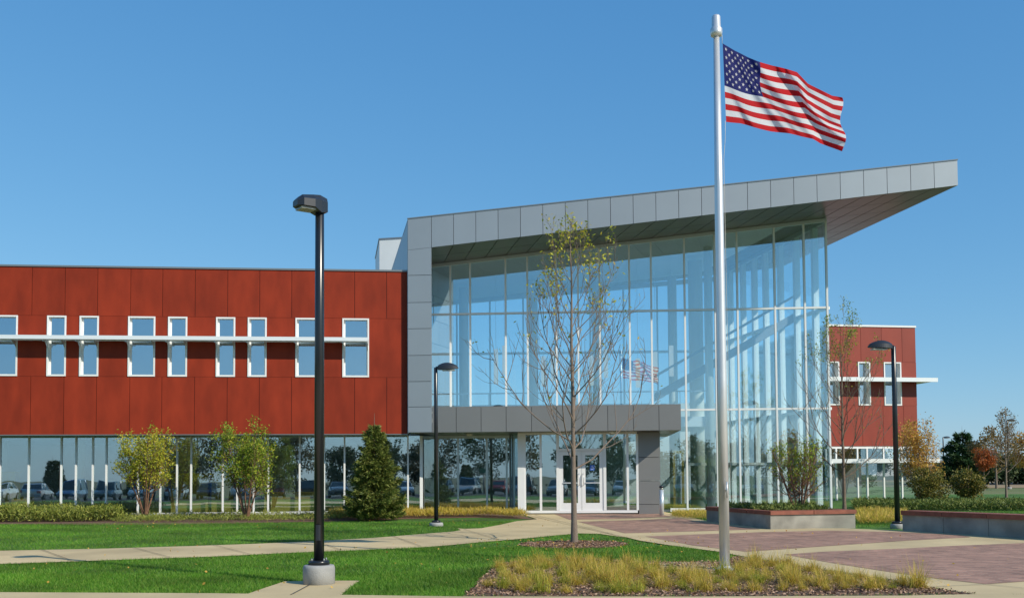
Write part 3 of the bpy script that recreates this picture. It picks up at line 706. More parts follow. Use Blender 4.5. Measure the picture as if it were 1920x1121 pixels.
# penthouse on the roof
ph = MB()
pA_, pB_ = AY(711.5, 480, 45), AY(790, 480, 45); zph = AY(730, 449.5, 45).z
A = Vector((pA_.x, 45, 0)); B = Vector((pB_.x, 44.6, 0)); k = Vector((-.18, 1, 0)) * 4
for z0, z1, gg in ((8.2, zph, 0),):
    ph.hexa([(A.x, A.y, z0), (B.x, B.y, z0), (B + k)[:2] + (z0,), (A + k)[:2] + (z0,), (A.x, A.y, z1), (B.x, B.y, z1), (B + k)[:2] + (z1,), (A + k)[:2] + (z1,)])
pho = ph.build('penthouse', M['paintwhite'], hall)
b = MB(); dA = (B - A).normalized(); nA = Vector((dA.y, -dA.x, 0)) * .01
for i in range(1, 3):
    p = A + dA * (i * 1.25); b.face([(p + nA)[:2] + (8.3,), (p + nA + dA * .03)[:2] + (8.3,), (p + nA + dA * .03)[:2] + (zph - .02,), (p + nA)[:2] + (zph - .02,)])
b.hexa([(A + nA * 3 - dA * .03)[:2] + (zph,), (B + nA * 3)[:2] + (zph,), (B + k)[:2] + (zph,), (A + k - dA * .03)[:2] + (zph,), (A + nA * 3 - dA * .03)[:2] + (zph + .06,), (B + nA * 3)[:2] + (zph + .06,), (B + k)[:2] + (zph + .06,), (A + k - dA * .03)[:2] + (zph + .06,)])
b.build('coping', M['alu_dark'], pho)

# ---- right far wing
rw = empty('building_wing', RW.pt(2, .2, -4), 'short dark red panelled wing at the far right of the glass hall', 'building')
rt, rbm = RW.z(1640, 613), RW.z(1640, 836); rwt, rwb = RW.z(1640, 678.5), RW.z(1640, 760)
r0, r1 = RW.u(1549, 700), RW.u(1718, 700)
rj = [r0, RW.u(1577, 700), RW.u(1615, 700), RW.u(1654, 700), RW.u(1692.5, 700), r1]
rwin = [(RW.u(1550, 720), RW.u(1574, 720)), (RW.u(1609, 720), RW.u(1632, 720)), (RW.u(1657.5, 720), RW.u(1690, 720))]
wb = MB(); bk = MB()
for i in range(len(rj) - 1):
    RW.box(wb, rj[i] + g, rj[i + 1] - g, rwt + g, rt, -.03, 0); RW.box(wb, rj[i] + g, rj[i + 1] - g, rbm, rwb - g, -.03, 0)
u = r0; sg = []
for a, b_ in rwin: sg.append((u, a)); u = b_
sg.append((u, r1))
for a, b_ in sg:
    RW.box(wb, a, b_, rwb, rwt, -.03, 0); RW.box(bk, a + .01, b_ - .01, rwb - .01, rwt + .01, -.3, -.034)
RW.box(bk, r0, r1 - .01, rwt + .01, rt - .02, -.3, -.034); RW.box(bk, r0, r1 - .01, rbm + .01, rwb - .01, -.3, -.034)
for z0, z1 in ((rbm, rwb), (rwb, rwt), (rwt, rt)):
    for j in range(8): RW.box(wb, r1 - .03, r1, z0 + g, z1 - g, -.035 - 1.1 * (j + 1) + g, -.035 - 1.1 * j - g)
wb.build('wall', M['red_far'], rw); bk.build('wall_backing', M['dark'], rw)
b = MB(); RW.box(b, r0, r1 + .03, rt, rt + .09, -9, .04); b.build('coping', M['white'], rw)
b = MB(); RW.box(b, r0, r1, .0, rt - .01, -9.2, -9); RW.box(b, r0, r1 - .05, rt - .6, rt - .4, -9, -.35); RW.box(b, r0, r1 - .05, rbm + .005, rbm + .3, -9, -.31); b.build('roof', M['roofing'], rw)
b = MB(); RW.box(b, r0, r1 - .05, rbm + .3, rt - .6, -3.3, -3.1); RW.box(b, r0, r1 - .5, .1, rbm, -5, -4.8); b.build('inner_wall', M['int_dark'], rw)
for a, b_ in rwin: window(RW, a, b_, rwb, rwt, rw, ft=.06, rec=.28, ms='glass_win')
for zc_, pr_, e0 in ((RW.z(1650, 711, .75), 1758, 0), (RW.z(1650, 863.5, .75), 1758, 1)):
    s_ = MB(); e = RW.u(pr_, 711, .75); ua = RW.u(1556, 711, .75)
    RW.box(s_, ua, e, zc_ - .10, zc_ + .10, .72, .78)
    for q in range(6): RW.box(s_, ua, e - .01, zc_ - .05, zc_ + .03, .08 + q * .105, .08 + q * .105 + .07)
    if not e0:
        RW.box(s_, r1 + .05, e, zc_ - .05, zc_ + .03, -3.5, .07)
        s_.face([RW.pt(e, zc_ - .06, .7), RW.pt(r1 + .02, zc_ - .06, .7), RW.pt(r1 + .02, zc_ - .06, -3.5)])
    s_.build('sunshade', M['shade'], rw)
RG = RW.shift(-.05); b = MB(); zrb = RW.z(1640, 944)
RG.box(b, r0, r1, zrb - .3, zrb + .07, -.1, .02); RG.box(b, r0, r1, rbm - .12, rbm - .004, -.1, .02); rgo = b.build('glazing', M['white'], rw)
rm = [1550, 1569, 1609, 1627, 1658, 1692, 1712]
ru = [RW.u(p, 890) for p in rm]; ru[-1] = r1 - .07
for i, u_ in enumerate(ru):
    b = MB(); ww = .035 if i < len(ru) - 1 else .07; RG.box(b, u_ - ww, u_ + ww, zrb + .07, rbm - .12, -.06, .05); b.build('mullion', M['white'], rgo)
for i in range(len(ru) - 1): b = MB(); RG.box(b, ru[i] + .035, ru[i + 1] - .035, zrb + .07, rbm - .12, -.006, .006); b.build('pane', M['glass_low'], rgo)

# ------------------------------------------------------------------ seat walls
def seatwall(name, poly, zb, h, label, capw=.5, soil=True, closed=True):
    base = Vector((poly[0][0], poly[0][1], gz(0, poly[0][1])))
    r_ = empty(name, base, label, 'planter wall')
    n = len(poly); c = MB(); k = MB()
    P = [Vector((p[0], p[1])) for p in poly]; cen = sum(P, Vector((0, 0))) / n
    inner = [p + (cen - p).normalized() * capw for p in P]
    outer = [p - (cen - p).normalized() * .05 for p in P]
    sh = [p + (cen - p).normalized() * .0 for p in P]
    inn2 = [p + (cen - p).normalized() * (capw - .07) for p in P]
    for i in range(n):
        j = (i + 1) % n
        zz = lambda p: SL * (p.y - Y0)
        for A_, B_, mb, z0, z1, nseg in ((sh, inn2, c, -.2, h - .1, 1), (outer, inner, k, h - .1, h, max(1, round((P[j] - P[i]).length / 1.6)))):
            for q in range(nseg):
                t0, t1 = q / nseg, (q + 1) / nseg; gp = .004 if nseg > 1 else 0
                a = A_[i].lerp(A_[j], t0 + gp); b = A_[i].lerp(A_[j], t1 - gp); cc = B_[i].lerp(B_[j], t1 - gp); d = B_[i].lerp(B_[j], t0 + gp)
                zl = zz(P[0])
                mb.hexa([(a.x, a.y, zl + z0), (b.x, b.y, zl + z0), (cc.x, cc.y, zl + z0), (d.x, d.y, zl + z0), (a.x, a.y, zl + z1), (b.x, b.y, zl + z1), (cc.x, cc.y, zl + z1), (d.x, d.y, zl + z1)])
    c.build('wall', M['wall_conc'], r_); k.build('cap', M['capstone'], r_)
    if soil:
        s_ = MB(); s_.face([(p.x, p.y, base.z + h - .16) for p in inner]); s_.build('soil', M['soil'], r_)
    return r_, inner, base.z + h
c1, c2, c4 = G(1445, 992.5), G(1604, 989), G(1325, 977.5)
c3 = c2 + (c4 - c1)
hA = AY(1445, 957.5, c1.y).z - gz(0, c1.y)
pa_root, PIN, PTOP = seatwall('planter', [c1[:2], c2[:2], c3[:2], c4[:2]], 0, hA, 'raised concrete planter with red brown cap behind the flagpole')
d1 = G(1691, 994.5); d2 = G(1920, 1010.5); dv = (d2 - d1); d2 = d1 + dv * 2.2
nv = Vector((-dv.y, dv.x, 0)).normalized()
if nv.x < 0: nv = -nv
hB = AY(1691, 956.5, d1.y).z - gz(0, d1.y)
swr = empty('seat_wall', Vector((d1.x, d1.y, gz(0, d1.y))), 'long low concrete seat wall in shade at right edge', 'seat wall')
cm = MB(); km = MB(); ex = (d2 - d1).normalized(); Lw = (d2 - d1).length; tz_ = lambda p: SL * (p.y - Y0)
def wpt(a, b_, z): v = d1 + ex * a + nv * b_; return (v.x, v.y, z)
nsg = 6; ztopw = gz(0, d1.y) + hB; a = 0
for q in range(nsg):
    a0, a1 = Lw * q / nsg + .006, Lw * (q + 1) / nsg - .006
    cm.hexa([wpt(a0, .02, -.3), wpt(a1, .02, -.3), wpt(a1, .42, -.3), wpt(a0, .42, -.3), wpt(a0, .02, ztopw - .11), wpt(a1, .02, ztopw - .11), wpt(a1, .42, ztopw - .11), wpt(a0, .42, ztopw - .11)])
    km.hexa([wpt(a0, -.03, ztopw - .108), wpt(a1, -.03, ztopw - .108), wpt(a1, .47, ztopw - .108), wpt(a0, .47, ztopw - .108), wpt(a0, -.03, ztopw), wpt(a1, -.03, ztopw), wpt(a1, .47, ztopw), wpt(a0, .47, ztopw)])
cm.build('wall', M['wall_conc'], swr); km.build('cap', M['capstone'], swr)

# ------------------------------------------------------------------ lamps
def lamp_post(base, h, style, label, blk_r, blk_h, pr, yaw, head, bhead=1.0):
    r_ = empty('street_lamp', base, label, 'street lamp'); x, y, z = base
    if blk_h:
        b = MB(); b.lathe((x, y, z - .05), [(blk_r, 0), (blk_r, blk_h - .0), (blk_r * .985, blk_h + .02), (blk_r * .93, blk_h + .045), (blk_r * .85, blk_h + .05)], 32); b.build('base', M['base_conc'], r_)
    z0 = z + blk_h
    b = MB(); b.lathe((x, y, z0), [(pr * 2.05, 0), (pr * 2.05, .045), (pr * 1.9, .06), (pr * 1.06, .065)], 24); b.build('collar', M['black'], r_)
    b = MB(); b.lathe((x, y, z0 + .02), [(pr, 0), (pr * .86, h - blk_h - .02), (pr * .6, h - blk_h)], 24); b.build('pole', M['black'], r_)
    rot = Matrix.Rotation(yaw, 3, 'Z'); o = Vector((x, y, z + h))
    T = lambda v: o + rot @ Vector(v)
    b = MB(); Lh, Wh, Hh = head
    if style == 'box':      # angular shoebox, +X forward
        secs = [(-.10, .06, .10, -.10), (.02, .12, .13, -.13), (Lh * .35, Wh, Hh * .75, -Hh * .45), (Lh * .8, Wh, Hh * .6, -Hh * .45), (Lh, Wh * .55, Hh * .15, -Hh * .40)]
        prev = None; rings = []
        for (sx_, hw, zt1, zb1) in secs:
            rings.append([T((sx_, -hw, zb1)), T((sx_, hw, zb1)), T((sx_, hw * 1.0, zt1 * .35)), T((sx_, hw * .55, zt1)), T((sx_, -hw * .55, zt1)), T((sx_, -hw, zt1 * .35))])
    else:                   # shallow curved dome
        rings = []
        for k in range(13):
            t = k / 12; sx_ = .07 + t * (Lh - .07); prof = math.sin(math.pi * min(1, .16 + t * .84)) ** .6
            hw = max(.03, Wh * prof); zt1 = Hh * (.25 + .75 * math.sin(math.pi * (.10 + t * .9)) ** .8) * (1 if t < .99 else .4) - .01; zb1 = -.02 - .03 * (1 - t)
            rings.append([T((sx_, -hw, zb1)), T((sx_, hw, zb1)), T((sx_, hw * .95, zt1 * .45)), T((sx_, hw * .45, zt1)), T((sx_, -hw * .45, zt1)), T((sx_, -hw * .95, zt1 * .45))])
    for k in range(len(rings) - 1):
        for j in range(6): b.face([rings[k][j], rings[k][(j + 1) % 6], rings[k + 1][(j + 1) % 6], rings[k + 1][j]], smooth=False)
    b.face(list(reversed(rings[0]))); b.face(rings[-1])
    ho = b.build('lamp_head', M['blackhead'], r_)
    l = MB(); zl = -Hh * .45 - .004 if style == 'box' else -.055
    x0, x1, hw = (Lh * .28, Lh * .86, Wh * .72) if style == 'box' else (Lh * .3, Lh * .85, Wh * .6)
    A = [T((x0, -hw, zl)), T((x1, -hw, zl)), T((x1, hw, zl)), T((x0, hw, zl))]; B_ = [a - Vector((0, 0, .03)) for a in A]
    l.hexa(B_ + A); l.build('lens', M['lens'], ho)
    if style != 'box':
        a = MB(); a.tube([T((-.0, 0, .02)), T((.12, 0, .02))], .03, 8); a.build('arm', M['black'], r_)
    return r_
p1 = G(598, 1094.5); s1 = F / p1.y
h1 = AY(606, 385, p1.y).z - p1.z
lamp_post(p1, h1, 'box', 'tall black lamp with boxy head on a round concrete base, nearest in the lawn', 29.5 / s1, AY(598, 1058, p1.y).z - p1.z, 9.6 / s1, R(215), (.375, .15, .155))
lampo = [o for o in bpy.data.objects if o.name == 'street_lamp'][0]
b = MB(); rr_ = 9.4 / s1
for k in range(6):
    t0, t1 = R(-118 + k * 9), R(-109 + k * 9); q0 = lambda t, z: (p1.x + rr_ * 1.035 * math.cos(t), p1.y + rr_ * 1.035 * math.sin(t), p1.z + z)
    b.face([q0(t0, .62), q0(t1, .62), q0(t1, .84), q0(t0, .84)])
b.build('hand_hole_cover', M['blackhead'], lampo)
b = MB()
for k in range(4):
    t = R(45 + 90 * k); b.lathe((p1.x + rr_ * 1.7 * math.cos(t), p1.y + rr_ * 1.7 * math.sin(t), p1.z + AY(598, 1058, p1.y).z - p1.z + .045), [(.014, 0), (.014, .035), (.008, .05)], 8)
b.build('bolts', M['alu_dark'], lampo)
p2 = G(818, 985); s2 = F / p2.y
lamp_post(p2, AY(818, 690, p2.y).z - p2.z, 'dome', 'black lamp with shallow domed head in front of the grey column', 13 / s2, AY(818, 979, p2.y).z - p2.z, 4.0 / s2, R(-5), (.66, .15, .16))
p3 = G(1683, 990); s3 = F / p3.y
lamp_post(p3, AY(1682, 650, p3.y).z - p3.z, 'dome', 'black lamp with domed head beside the seat wall at right', 13 / s3, .12, 5.0 / s3, R(185), (.69, .16, .17))
for px, ytop, Y, lab in ((1770, 820, 90, 'thin far lamp post between the autumn tree and the pine'), (1891, 788, 75, 'thin far lamp post standing in the bare yellow tree at right')):
    b0 = onground(px, Y); lamp_post(b0, AY(px, ytop, Y).z - b0.z, 'dome', lab, .2, .15, .06, R(10), (.7, .18, .12))

# bollard light
pb = onground(1240, 34.2); bo_ = empty('bollard', pb, 'silver bollard light with dark cap beside the grey pier', 'bollard')
hb = AY(1240, 910, 34.2).z - pb.z
b = MB(); b.lathe(pb, [(.075, -.05), (.075, hb - .14)], 20); b.build('post', M['alu'], bo_)
b = MB(); b.lathe(pb, [(.06, hb - .14), (.06, hb - .07)], 16); b.build('light', M['lens'], bo_)
b = MB(); b.lathe(pb, [(.078, hb - .07), (.078, hb - .02), (.06, hb)], 20); b.build('cap', M['blackhead'], bo_)

# ------------------------------------------------------------------ flagpole and flag
fp = G(1359, 1069); fr = empty('flagpole', fp, 'tall silver flagpole rising from the front planting bed', 'flagpole')
sf_ = F / fp.y; ztp = AY(1345, 60, fp.y).z; xt = 0
hh = ztp - fp.z
b = MB(); b.lathe(fp, [(9.6 / sf_, 0), (9.3 / sf_, hh * .35), (8 / sf_, hh * .7), (5.6 / sf_, hh)], 32); b.build('pole', M['pole'], fr)
b = MB(); b.lathe(fp, [(.20, .0), (.20, .02), (.12, .035), (.093, .07), (.091, .075)], 32); b.build('base_plate', M['pole'], fr)
zt0 = AY(1345, 68, fp.y).z - fp.z; zt1 = AY(1345, 30, fp.y).z - fp.z
b = MB(); r_ = 1 / sf_
b.lathe(fp, [(5.5 * r_, zt0 - .02), (10.5 * r_, zt0 + .0), (11.5 * r_, zt0 + .05), (11.3 * r_, zt0 + .11), (8.6 * r_, zt0 + .14), (8.0 * r_, zt1 - .02), (6.5 * r_, zt1)], 28); to = b.build('truck', M['pole'], fr)
b = MB(); hx = fp.x + .085
b.tube([(hx, fp.y - .03, zt0 + fp.z), (hx + .0, fp.y - .03, AY(1352, 84, fp.y).z)], .004, 5)
b.tube([(hx + .03, fp.y - .03, AY(1360, 228, fp.y).z), (hx + .02, fp.y - .05, AY(1356, 262, fp.y).z), (fp.x + .08, fp.y - .03, AY(1354, 300, fp.y).z), (fp.x + .10, fp.y - .05, 1.3)], .004, 5)
b.build('halyard', M['rope'], fr)
b = MB(); b.tube([(fp.x + .03, fp.y - .115, 1.15), (fp.x + .03, fp.y - .12, 1.40)], .012, 8); b.tube([(fp.x + .03, fp.y - .07, 1.275), (fp.x + .03, fp.y - .12, 1.275)], .012, 8); b.build('cleat', M['pole'], fr)
def flagmat(name, c):
    m = leafmat(name, [c, tuple(x * .97 for x in c)], .75, .5); return m
FM = [flagmat('flag_red', (.62, .012, .018)), flagmat('flag_white', (.82, .82, .84)), flagmat('flag_blue', (.016, .022, .16))]
top = [(0, 1355, 82), (.14, 1378, 96), (.30, 1403, 108), (.40, 1424, 116), (.52, 1449, 124), (.64, 1477, 131), (.72, 1495, 136), (.80, 1513, 156), (.87, 1535, 168), (.94, 1556, 180), (1, 1574, 184)]
bot = [(0, 1361.5, 229), (.15, 1388, 232), (.30, 1415, 239), (.42, 1445, 246), (.55, 1478, 251), (.68, 1505, 257), (.78, 1524, 260), (.86, 1537, 268), (.93, 1558, 276), (1, 1584, 285)]
def interp(T_, u):
    us_ = [t[0] for t in T_]; return (np.interp(u, us_, [t[1] for t in T_]), np.interp(u, us_, [t[2] for t in T_]))
def flagpt(u, v, lift=0):
    a = interp(top, u); c = interp(bot, u)
    # ruffles along diagonals
    sag = math.sin(math.pi * v)
    x = a[0] * (1 - v) + c[0] * v; y = a[1] * (1 - v) + c[1] * v
    amp = min(1, u * 2.2) 
    ph = u * 15.5 - v * 6.5
    x += amp * 5.0 * math.sin(ph * 1.05 + .6) * (0.35 + sag) * .8 + (8 * math.sin(v * 9 + 1) * max(0, u - .82) / .18 if u > .82 else 0)
    y += amp * 3.4 * math.sin(ph * .95 + 1.9) * (.3 + .7 * sag)
    Y = fp.y - .02 + u * .35 + amp * (.048 * math.sin(ph) + .030 * math.sin(u * 26 - v * 11 + 1) + .016 * math.sin(u * 14 + v * 13) + .010 * math.sin(u * 47 - v * 21))
    p = AY(x, y, Y)
    if lift: p = p + Vector((0, -1, 0)) * lift
    return p
NU, NV = 130, 78
fm = MB(); idx = {}
for i in range(NU + 1):
    for j in range(NV + 1):
        fm.v.append(tuple(flagpt(i / NU, j / NV)))
for i in range(NU):
    for j in range(NV):
        u_, v_ = (i + .5) / NU, (j + .5) / NV; s_ = int(v_ * 13)
        mi = 2 if (u_ < .4 and s_ < 7) else (0 if s_ % 2 == 0 else 1)
        a = i * (NV + 1) + j
        fm.f.append((a, a + 1, a + NV + 2, a + NV + 1)); fm.sm.append(True); fm.mi.append(mi)
for r9 in range(9):
    n_ = 6 if r9 % 2 == 0 else 5
    for c9 in range(n_):
        cu_ = .4 * ((c9 * 2 + (1 if n_ == 6 else 2)) / 12); cv_ = (7 / 13) * ((r9 + 1) / 10)
        for side in (.006, -.006):
            pts = []
            for k in range(10):
                rr = (.0165 if k % 2 == 0 else .0066) * .92; t = math.pi / 2 + k * math.pi / 5
                pts.append(flagpt(max(0, cu_ + rr * math.cos(t)), cv_ - rr * 1.75 * math.sin(t), side))
            cpt = flagpt(cu_, cv_, side)
            for k in range(10): fm.face([cpt, pts[k], pts[(k + 1) % 10]], mi=1)
fo = fm.build('flag', FM); tag(fo, 'american flag with stars and stripes waving from the silver flagpole', 'flag')
# origin to hoist
off = Vector(flagpt(0, .5)); fo.data.transform(Matrix.Translation(-off)); fo.location = off

# ------------------------------------------------------------------ trees
def grow(base, h, clear, seed, nprim=22, ang=(35, 60), reach=.33, trunk_r=.06, up=.55, sub=5, twig=3, lean=(0, 0), topn=.97, prof=lambda t: 1 - .75 * t, crook=.03, thin=1.0):
    """returns (branch list [(pts, radii)], tips [(pos, dir, heightfrac)])"""
    r = random.Random(seed); br = []; tips = []
    n = 14; P = []; x = y = 0
    for k in range(n + 1):
        t = k / n; x += r.uniform(-1, 1) * crook * h / n * 2; y += r.uniform(-1, 1) * crook * h / n * 2
        P.append(Vector((base[0] + x * t + lean[0] * t, base[1] + y * t + lean[1] * t, base[2] + h * t)))
    Rr = [trunk_r * (1 - .9 * (k / n) ** .9) + .003 for k in range(n + 1)]; Rr[0] *= 1.25
    br.append((P, Rr))
    def at(t): f = t * n; i = min(n - 1, int(f)); return P[i].lerp(P[i + 1], f - i), Rr[i] + (Rr[i + 1] - Rr[i]) * (f - i)
    def branch(p, d, L_, rad, lvl, tf):
        ns = 6 if lvl == 0 else 4; pts = [p]; q = p.copy(); dd = d.copy()
        for k in range(ns):
            dd = (dd + Vector((r.uniform(-1, 1), r.uniform(-1, 1), r.uniform(-.7, .9))) * .22 + Vector((0, 0, up * .22))).normalized()
            q = q + dd * (L_ / ns); pts.append(q.copy())
        rad_ = [rad * (1 - .8 * k / ns) + .0016 for k in range(ns + 1)]
        br.append((pts, rad_))
        if lvl < 2:
            m_ = sub if lvl == 0 else twig
            for k in range(m_):
                t = .25 + .72 * (k + r.random()) / m_; i = min(ns - 1, int(t * ns)); pp = pts[i].lerp(pts[i + 1], t * ns - i)
                dl = (pts[i + 1] - pts[i]).normalized(); side = dl.cross(Vector((r.gauss(0, 1), r.gauss(0, 1), r.gauss(0, 1)))).normalized()
                nd = (dl * .8 + side * r.uniform(.45, .8)).normalized()
                branch(pp, nd, L_ * r.uniform(.32, .55) * (1.15 - t * .5), rad * .45, lvl + 1, tf)
        tips.append((pts[-1], dd, (pts[-1].z - base[2]) / h)); tips.append((pts[-2], dd, (pts[-2].z - base[2]) / h))
    for k in range(nprim):
        t = clear + (topn - clear) * (k / nprim) ** 1.05; p, tr_ = at(t)
        az = k * 2.4 + r.uniform(-.4, .4); tf = (t - clear) / (1 - clear)
        a = R(ang[1] + (ang[0] - ang[1]) * tf + r.uniform(-8, 8))
        d = Vector((math.cos(az) * math.sin(a), math.sin(az) * math.sin(a), math.cos(a)))
        branch(p, d, h * reach * prof(tf) * r.uniform(.72, 1.2), max(.004, tr_ * .5 * thin), 0, tf)
    return br, tips
def tubes(name, br, m, parent, sides=5, big=10):
    b = MB()
    for i, (p, rr) in enumerate(br): b.tube(p, rr, big if i == 0 or rr[0] > .03 else (sides if rr[0] > .006 else 3), cap=False)
    return b.build(name, m, parent)
LM = {
 'young': leafmat('lm_young', [(.18, .24, .025), (.34, .38, .04), (.52, .50, .05), (.52, .38, .05)]),
 'yg': leafmat('lm_yg', [(.17, .23, .02), (.33, .38, .03), (.48, .47, .04), (.60, .50, .07)]),
 'g': leafmat('lm_g', [(.09, .17, .015), (.18, .28, .025), (.30, .38, .035), (.48, .44, .05)]),
 'green': leafmat('lm_green', [(.05, .085, .02), (.09, .14, .03), (.14, .20, .04)]),
 'spruce': leafmat('lm_spruce', [(.07, .11, .025), (.12, .165, .03), (.19, .22, .045), (.25, .26, .07)], trans=.2),
 'pine': leafmat('lm_pine', [(.02, .055, .02), (.04, .09, .03), (.07, .13, .045)], trans=.1),
 'juniper': leafmat('lm_jun', [(.08, .12, .02), (.15, .20, .03), (.26, .29, .05), (.33, .33, .08)], trans=.15),
 'junr': leafmat('lm_junr', [(.05, .085, .02), (.10, .15, .03), (.18, .22, .045), (.24, .26, .07)], trans=.2),
 'bush': leafmat('lm_bush', [(.08, .09, .02), (.15, .15, .025), (.27, .20, .03)], trans=.2),
 'orange': leafmat('lm_orange', [(.38, .27, .05), (.56, .33, .06), (.66, .42, .09), (.46, .15, .04)]),
 'rust': leafmat('lm_rust', [(.30, .07, .02), (.42, .13, .03), (.38, .10, .03)]),
 'tan': leafmat('lm_tan', [(.20, .14, .05), (.30, .20, .06), (.26, .18, .08)]),
 'dark': leafmat('lm_dark', [(.03, .05, .02), (.05, .08, .025), (.08, .10, .03)], trans=.2),
 'brownt': leafmat('lm_brown', [(.07, .07, .03), (.13, .10, .04), (.20, .13, .05)], trans=.3),
 'tuft': leafmat('lm_tuft', [(.30, .29, .035), (.56, .46, .06), (.72, .54, .11), (.62, .40, .15)], trans=.35),
 'tuftg': leafmat('lm_tuftg', [(.18, .25, .025), (.36, .38, .04), (.55, .50, .07), (.60, .48, .12)], trans=.35),
}
def crown(name, P, L_, W_, m, parent, seed, D=None, spread=1.0):
    V, Fq = leaves(np.array(P), L_, W_, D, spread, seed); return npmesh(name, V, Fq, m, parent, 4)
def leafpts(tips, per, rad, rsel, seed):
    r = random.Random(seed); out = []
    for p, d, hf in tips:
        k = rsel(hf, r)
        for _ in range(int(per * k + r.random())):
            out.append((p.x + r.gauss(0, rad), p.y + r.gauss(0, rad), p.z + r.gauss(0, rad)))
    return out
# front tree
tb = G(1077, 1018); th = AY(1070, 440, tb.y).z - tb.z
r1_ = empty('tree', tb, 'young almost bare tree with yellow green leaves on top, in the mulch ring', 'tree')
br, tips = grow(tb, th, .235, 5, nprim=30, ang=(20, 66), reach=.39, trunk_r=.068, up=.85, sub=6, twig=4, lean=(-.05, 0), prof=lambda t: 1.35 * (1 - .84 * t), crook=.02, thin=.72)
tubes('trunk', br, M['bark_grey'], r1_)
lp = leafpts(tips, 1, .06, lambda hf, r: (3.0 if hf > .78 else (.9 if hf > .6 else .18)) * (r.random() ** 2.6), 3)
crown('crown', lp, .095, .045, LM['young'], r1_, 3)
# planter tree
pt0 = Vector((gx(1582, 28.9), 28.9, PTOP - .16)); th = AY(1590, 640, 28.9).z - pt0.z
r2_ = empty('tree', pt0, 'slender sparse tree rising behind the raised planter, in front of the far red wing', 'tree')
br, tips = grow(pt0, th, .2, 11, nprim=24, ang=(24, 60), reach=.44, trunk_r=.05, up=.85, sub=6, twig=4, prof=lambda t: 1.0 - .5 * t, crook=.03, thin=.8)
tubes('trunk', br, M['bark'], r2_)
lp = leafpts(tips, 1, .05, lambda hf, r: (5.0 if hf > .86 else .45) * (r.random() ** 2.5) * 1.3, 4)
crown('crown', lp, .075, .03, LM['g'], r2_, 4)
# multi stem shrubs
def multistem(name, base, h, w_, stems, seed, lm, label, per, lsize, cat='tree', lowclear=.3, bark='stem', rad=.09, sel=None, group=None, spread=.27):
    r_ = empty(name, base, label, cat, group); rr = random.Random(seed); allb = []; allt = []
    for s_ in range(stems):
        az = s_ * 2 * math.pi / stems + rr.uniform(-.4, .4); off = w_ * .5 * rr.uniform(.35, 1.0); hs = h * rr.uniform(.78, 1.0)
        if s_ == 0: hs = h; off *= .2
        br, tp = grow(Vector(base) + Vector((math.cos(az) * .06, math.sin(az) * .06, 0)), hs, lowclear, seed * 31 + s_, nprim=12, ang=(30, 72), reach=spread, trunk_r=.028, up=.55, sub=5, twig=2,
                      lean=(math.cos(az) * off, math.sin(az) * off), prof=lambda t: 1 - .45 * t, crook=.06)
        allb += br; allt += tp
    tubes('trunk', allb, M[bark], r_)
    lp = leafpts(allt, per, rad, sel or (lambda hf, r: r.random() ** 1.2), seed)
    crown('crown', lp, lsize, lsize * .62, lm, r_, seed); return r_
def AB(px, py, Y): v = AY(px, py, Y); return v
b0 = AB(272, 963, 33.2); multistem('small_tree', b0, AY(272, 822, 33.2).z - b0.z, 2.9, 8, 21, LM['yg'], 'small multi-stemmed tree with yellow green leaves, leftmost by the ground floor glass', 5.2, .075, spread=.36, lowclear=.32, rad=.075)
b0 = AB(462, 968, 32.6); multistem('small_tree', b0, AY(462, 812, 32.6).z - b0.z, 2.6, 8, 44, LM['g'], 'small multi-stemmed tree with greener leaves, just left of the tall lamp', 6.5, .075, spread=.35, lowclear=.3, rad=.075)
b0 = Vector((gx(1497, 27.6), 27.6, PTOP - .16)); multistem('shrub', b0, AY(1497, 838, 27.6).z - b0.z, 1.5, 8, 63, LM['g'], 'leafy multi-stemmed shrub growing in the raised planter', 1.6, .065, cat='shrub', lowclear=.25, bark='stem', spread=.34, rad=.08, sel=lambda hf, r: (1.1 if hf > .6 else .25) * r.random())
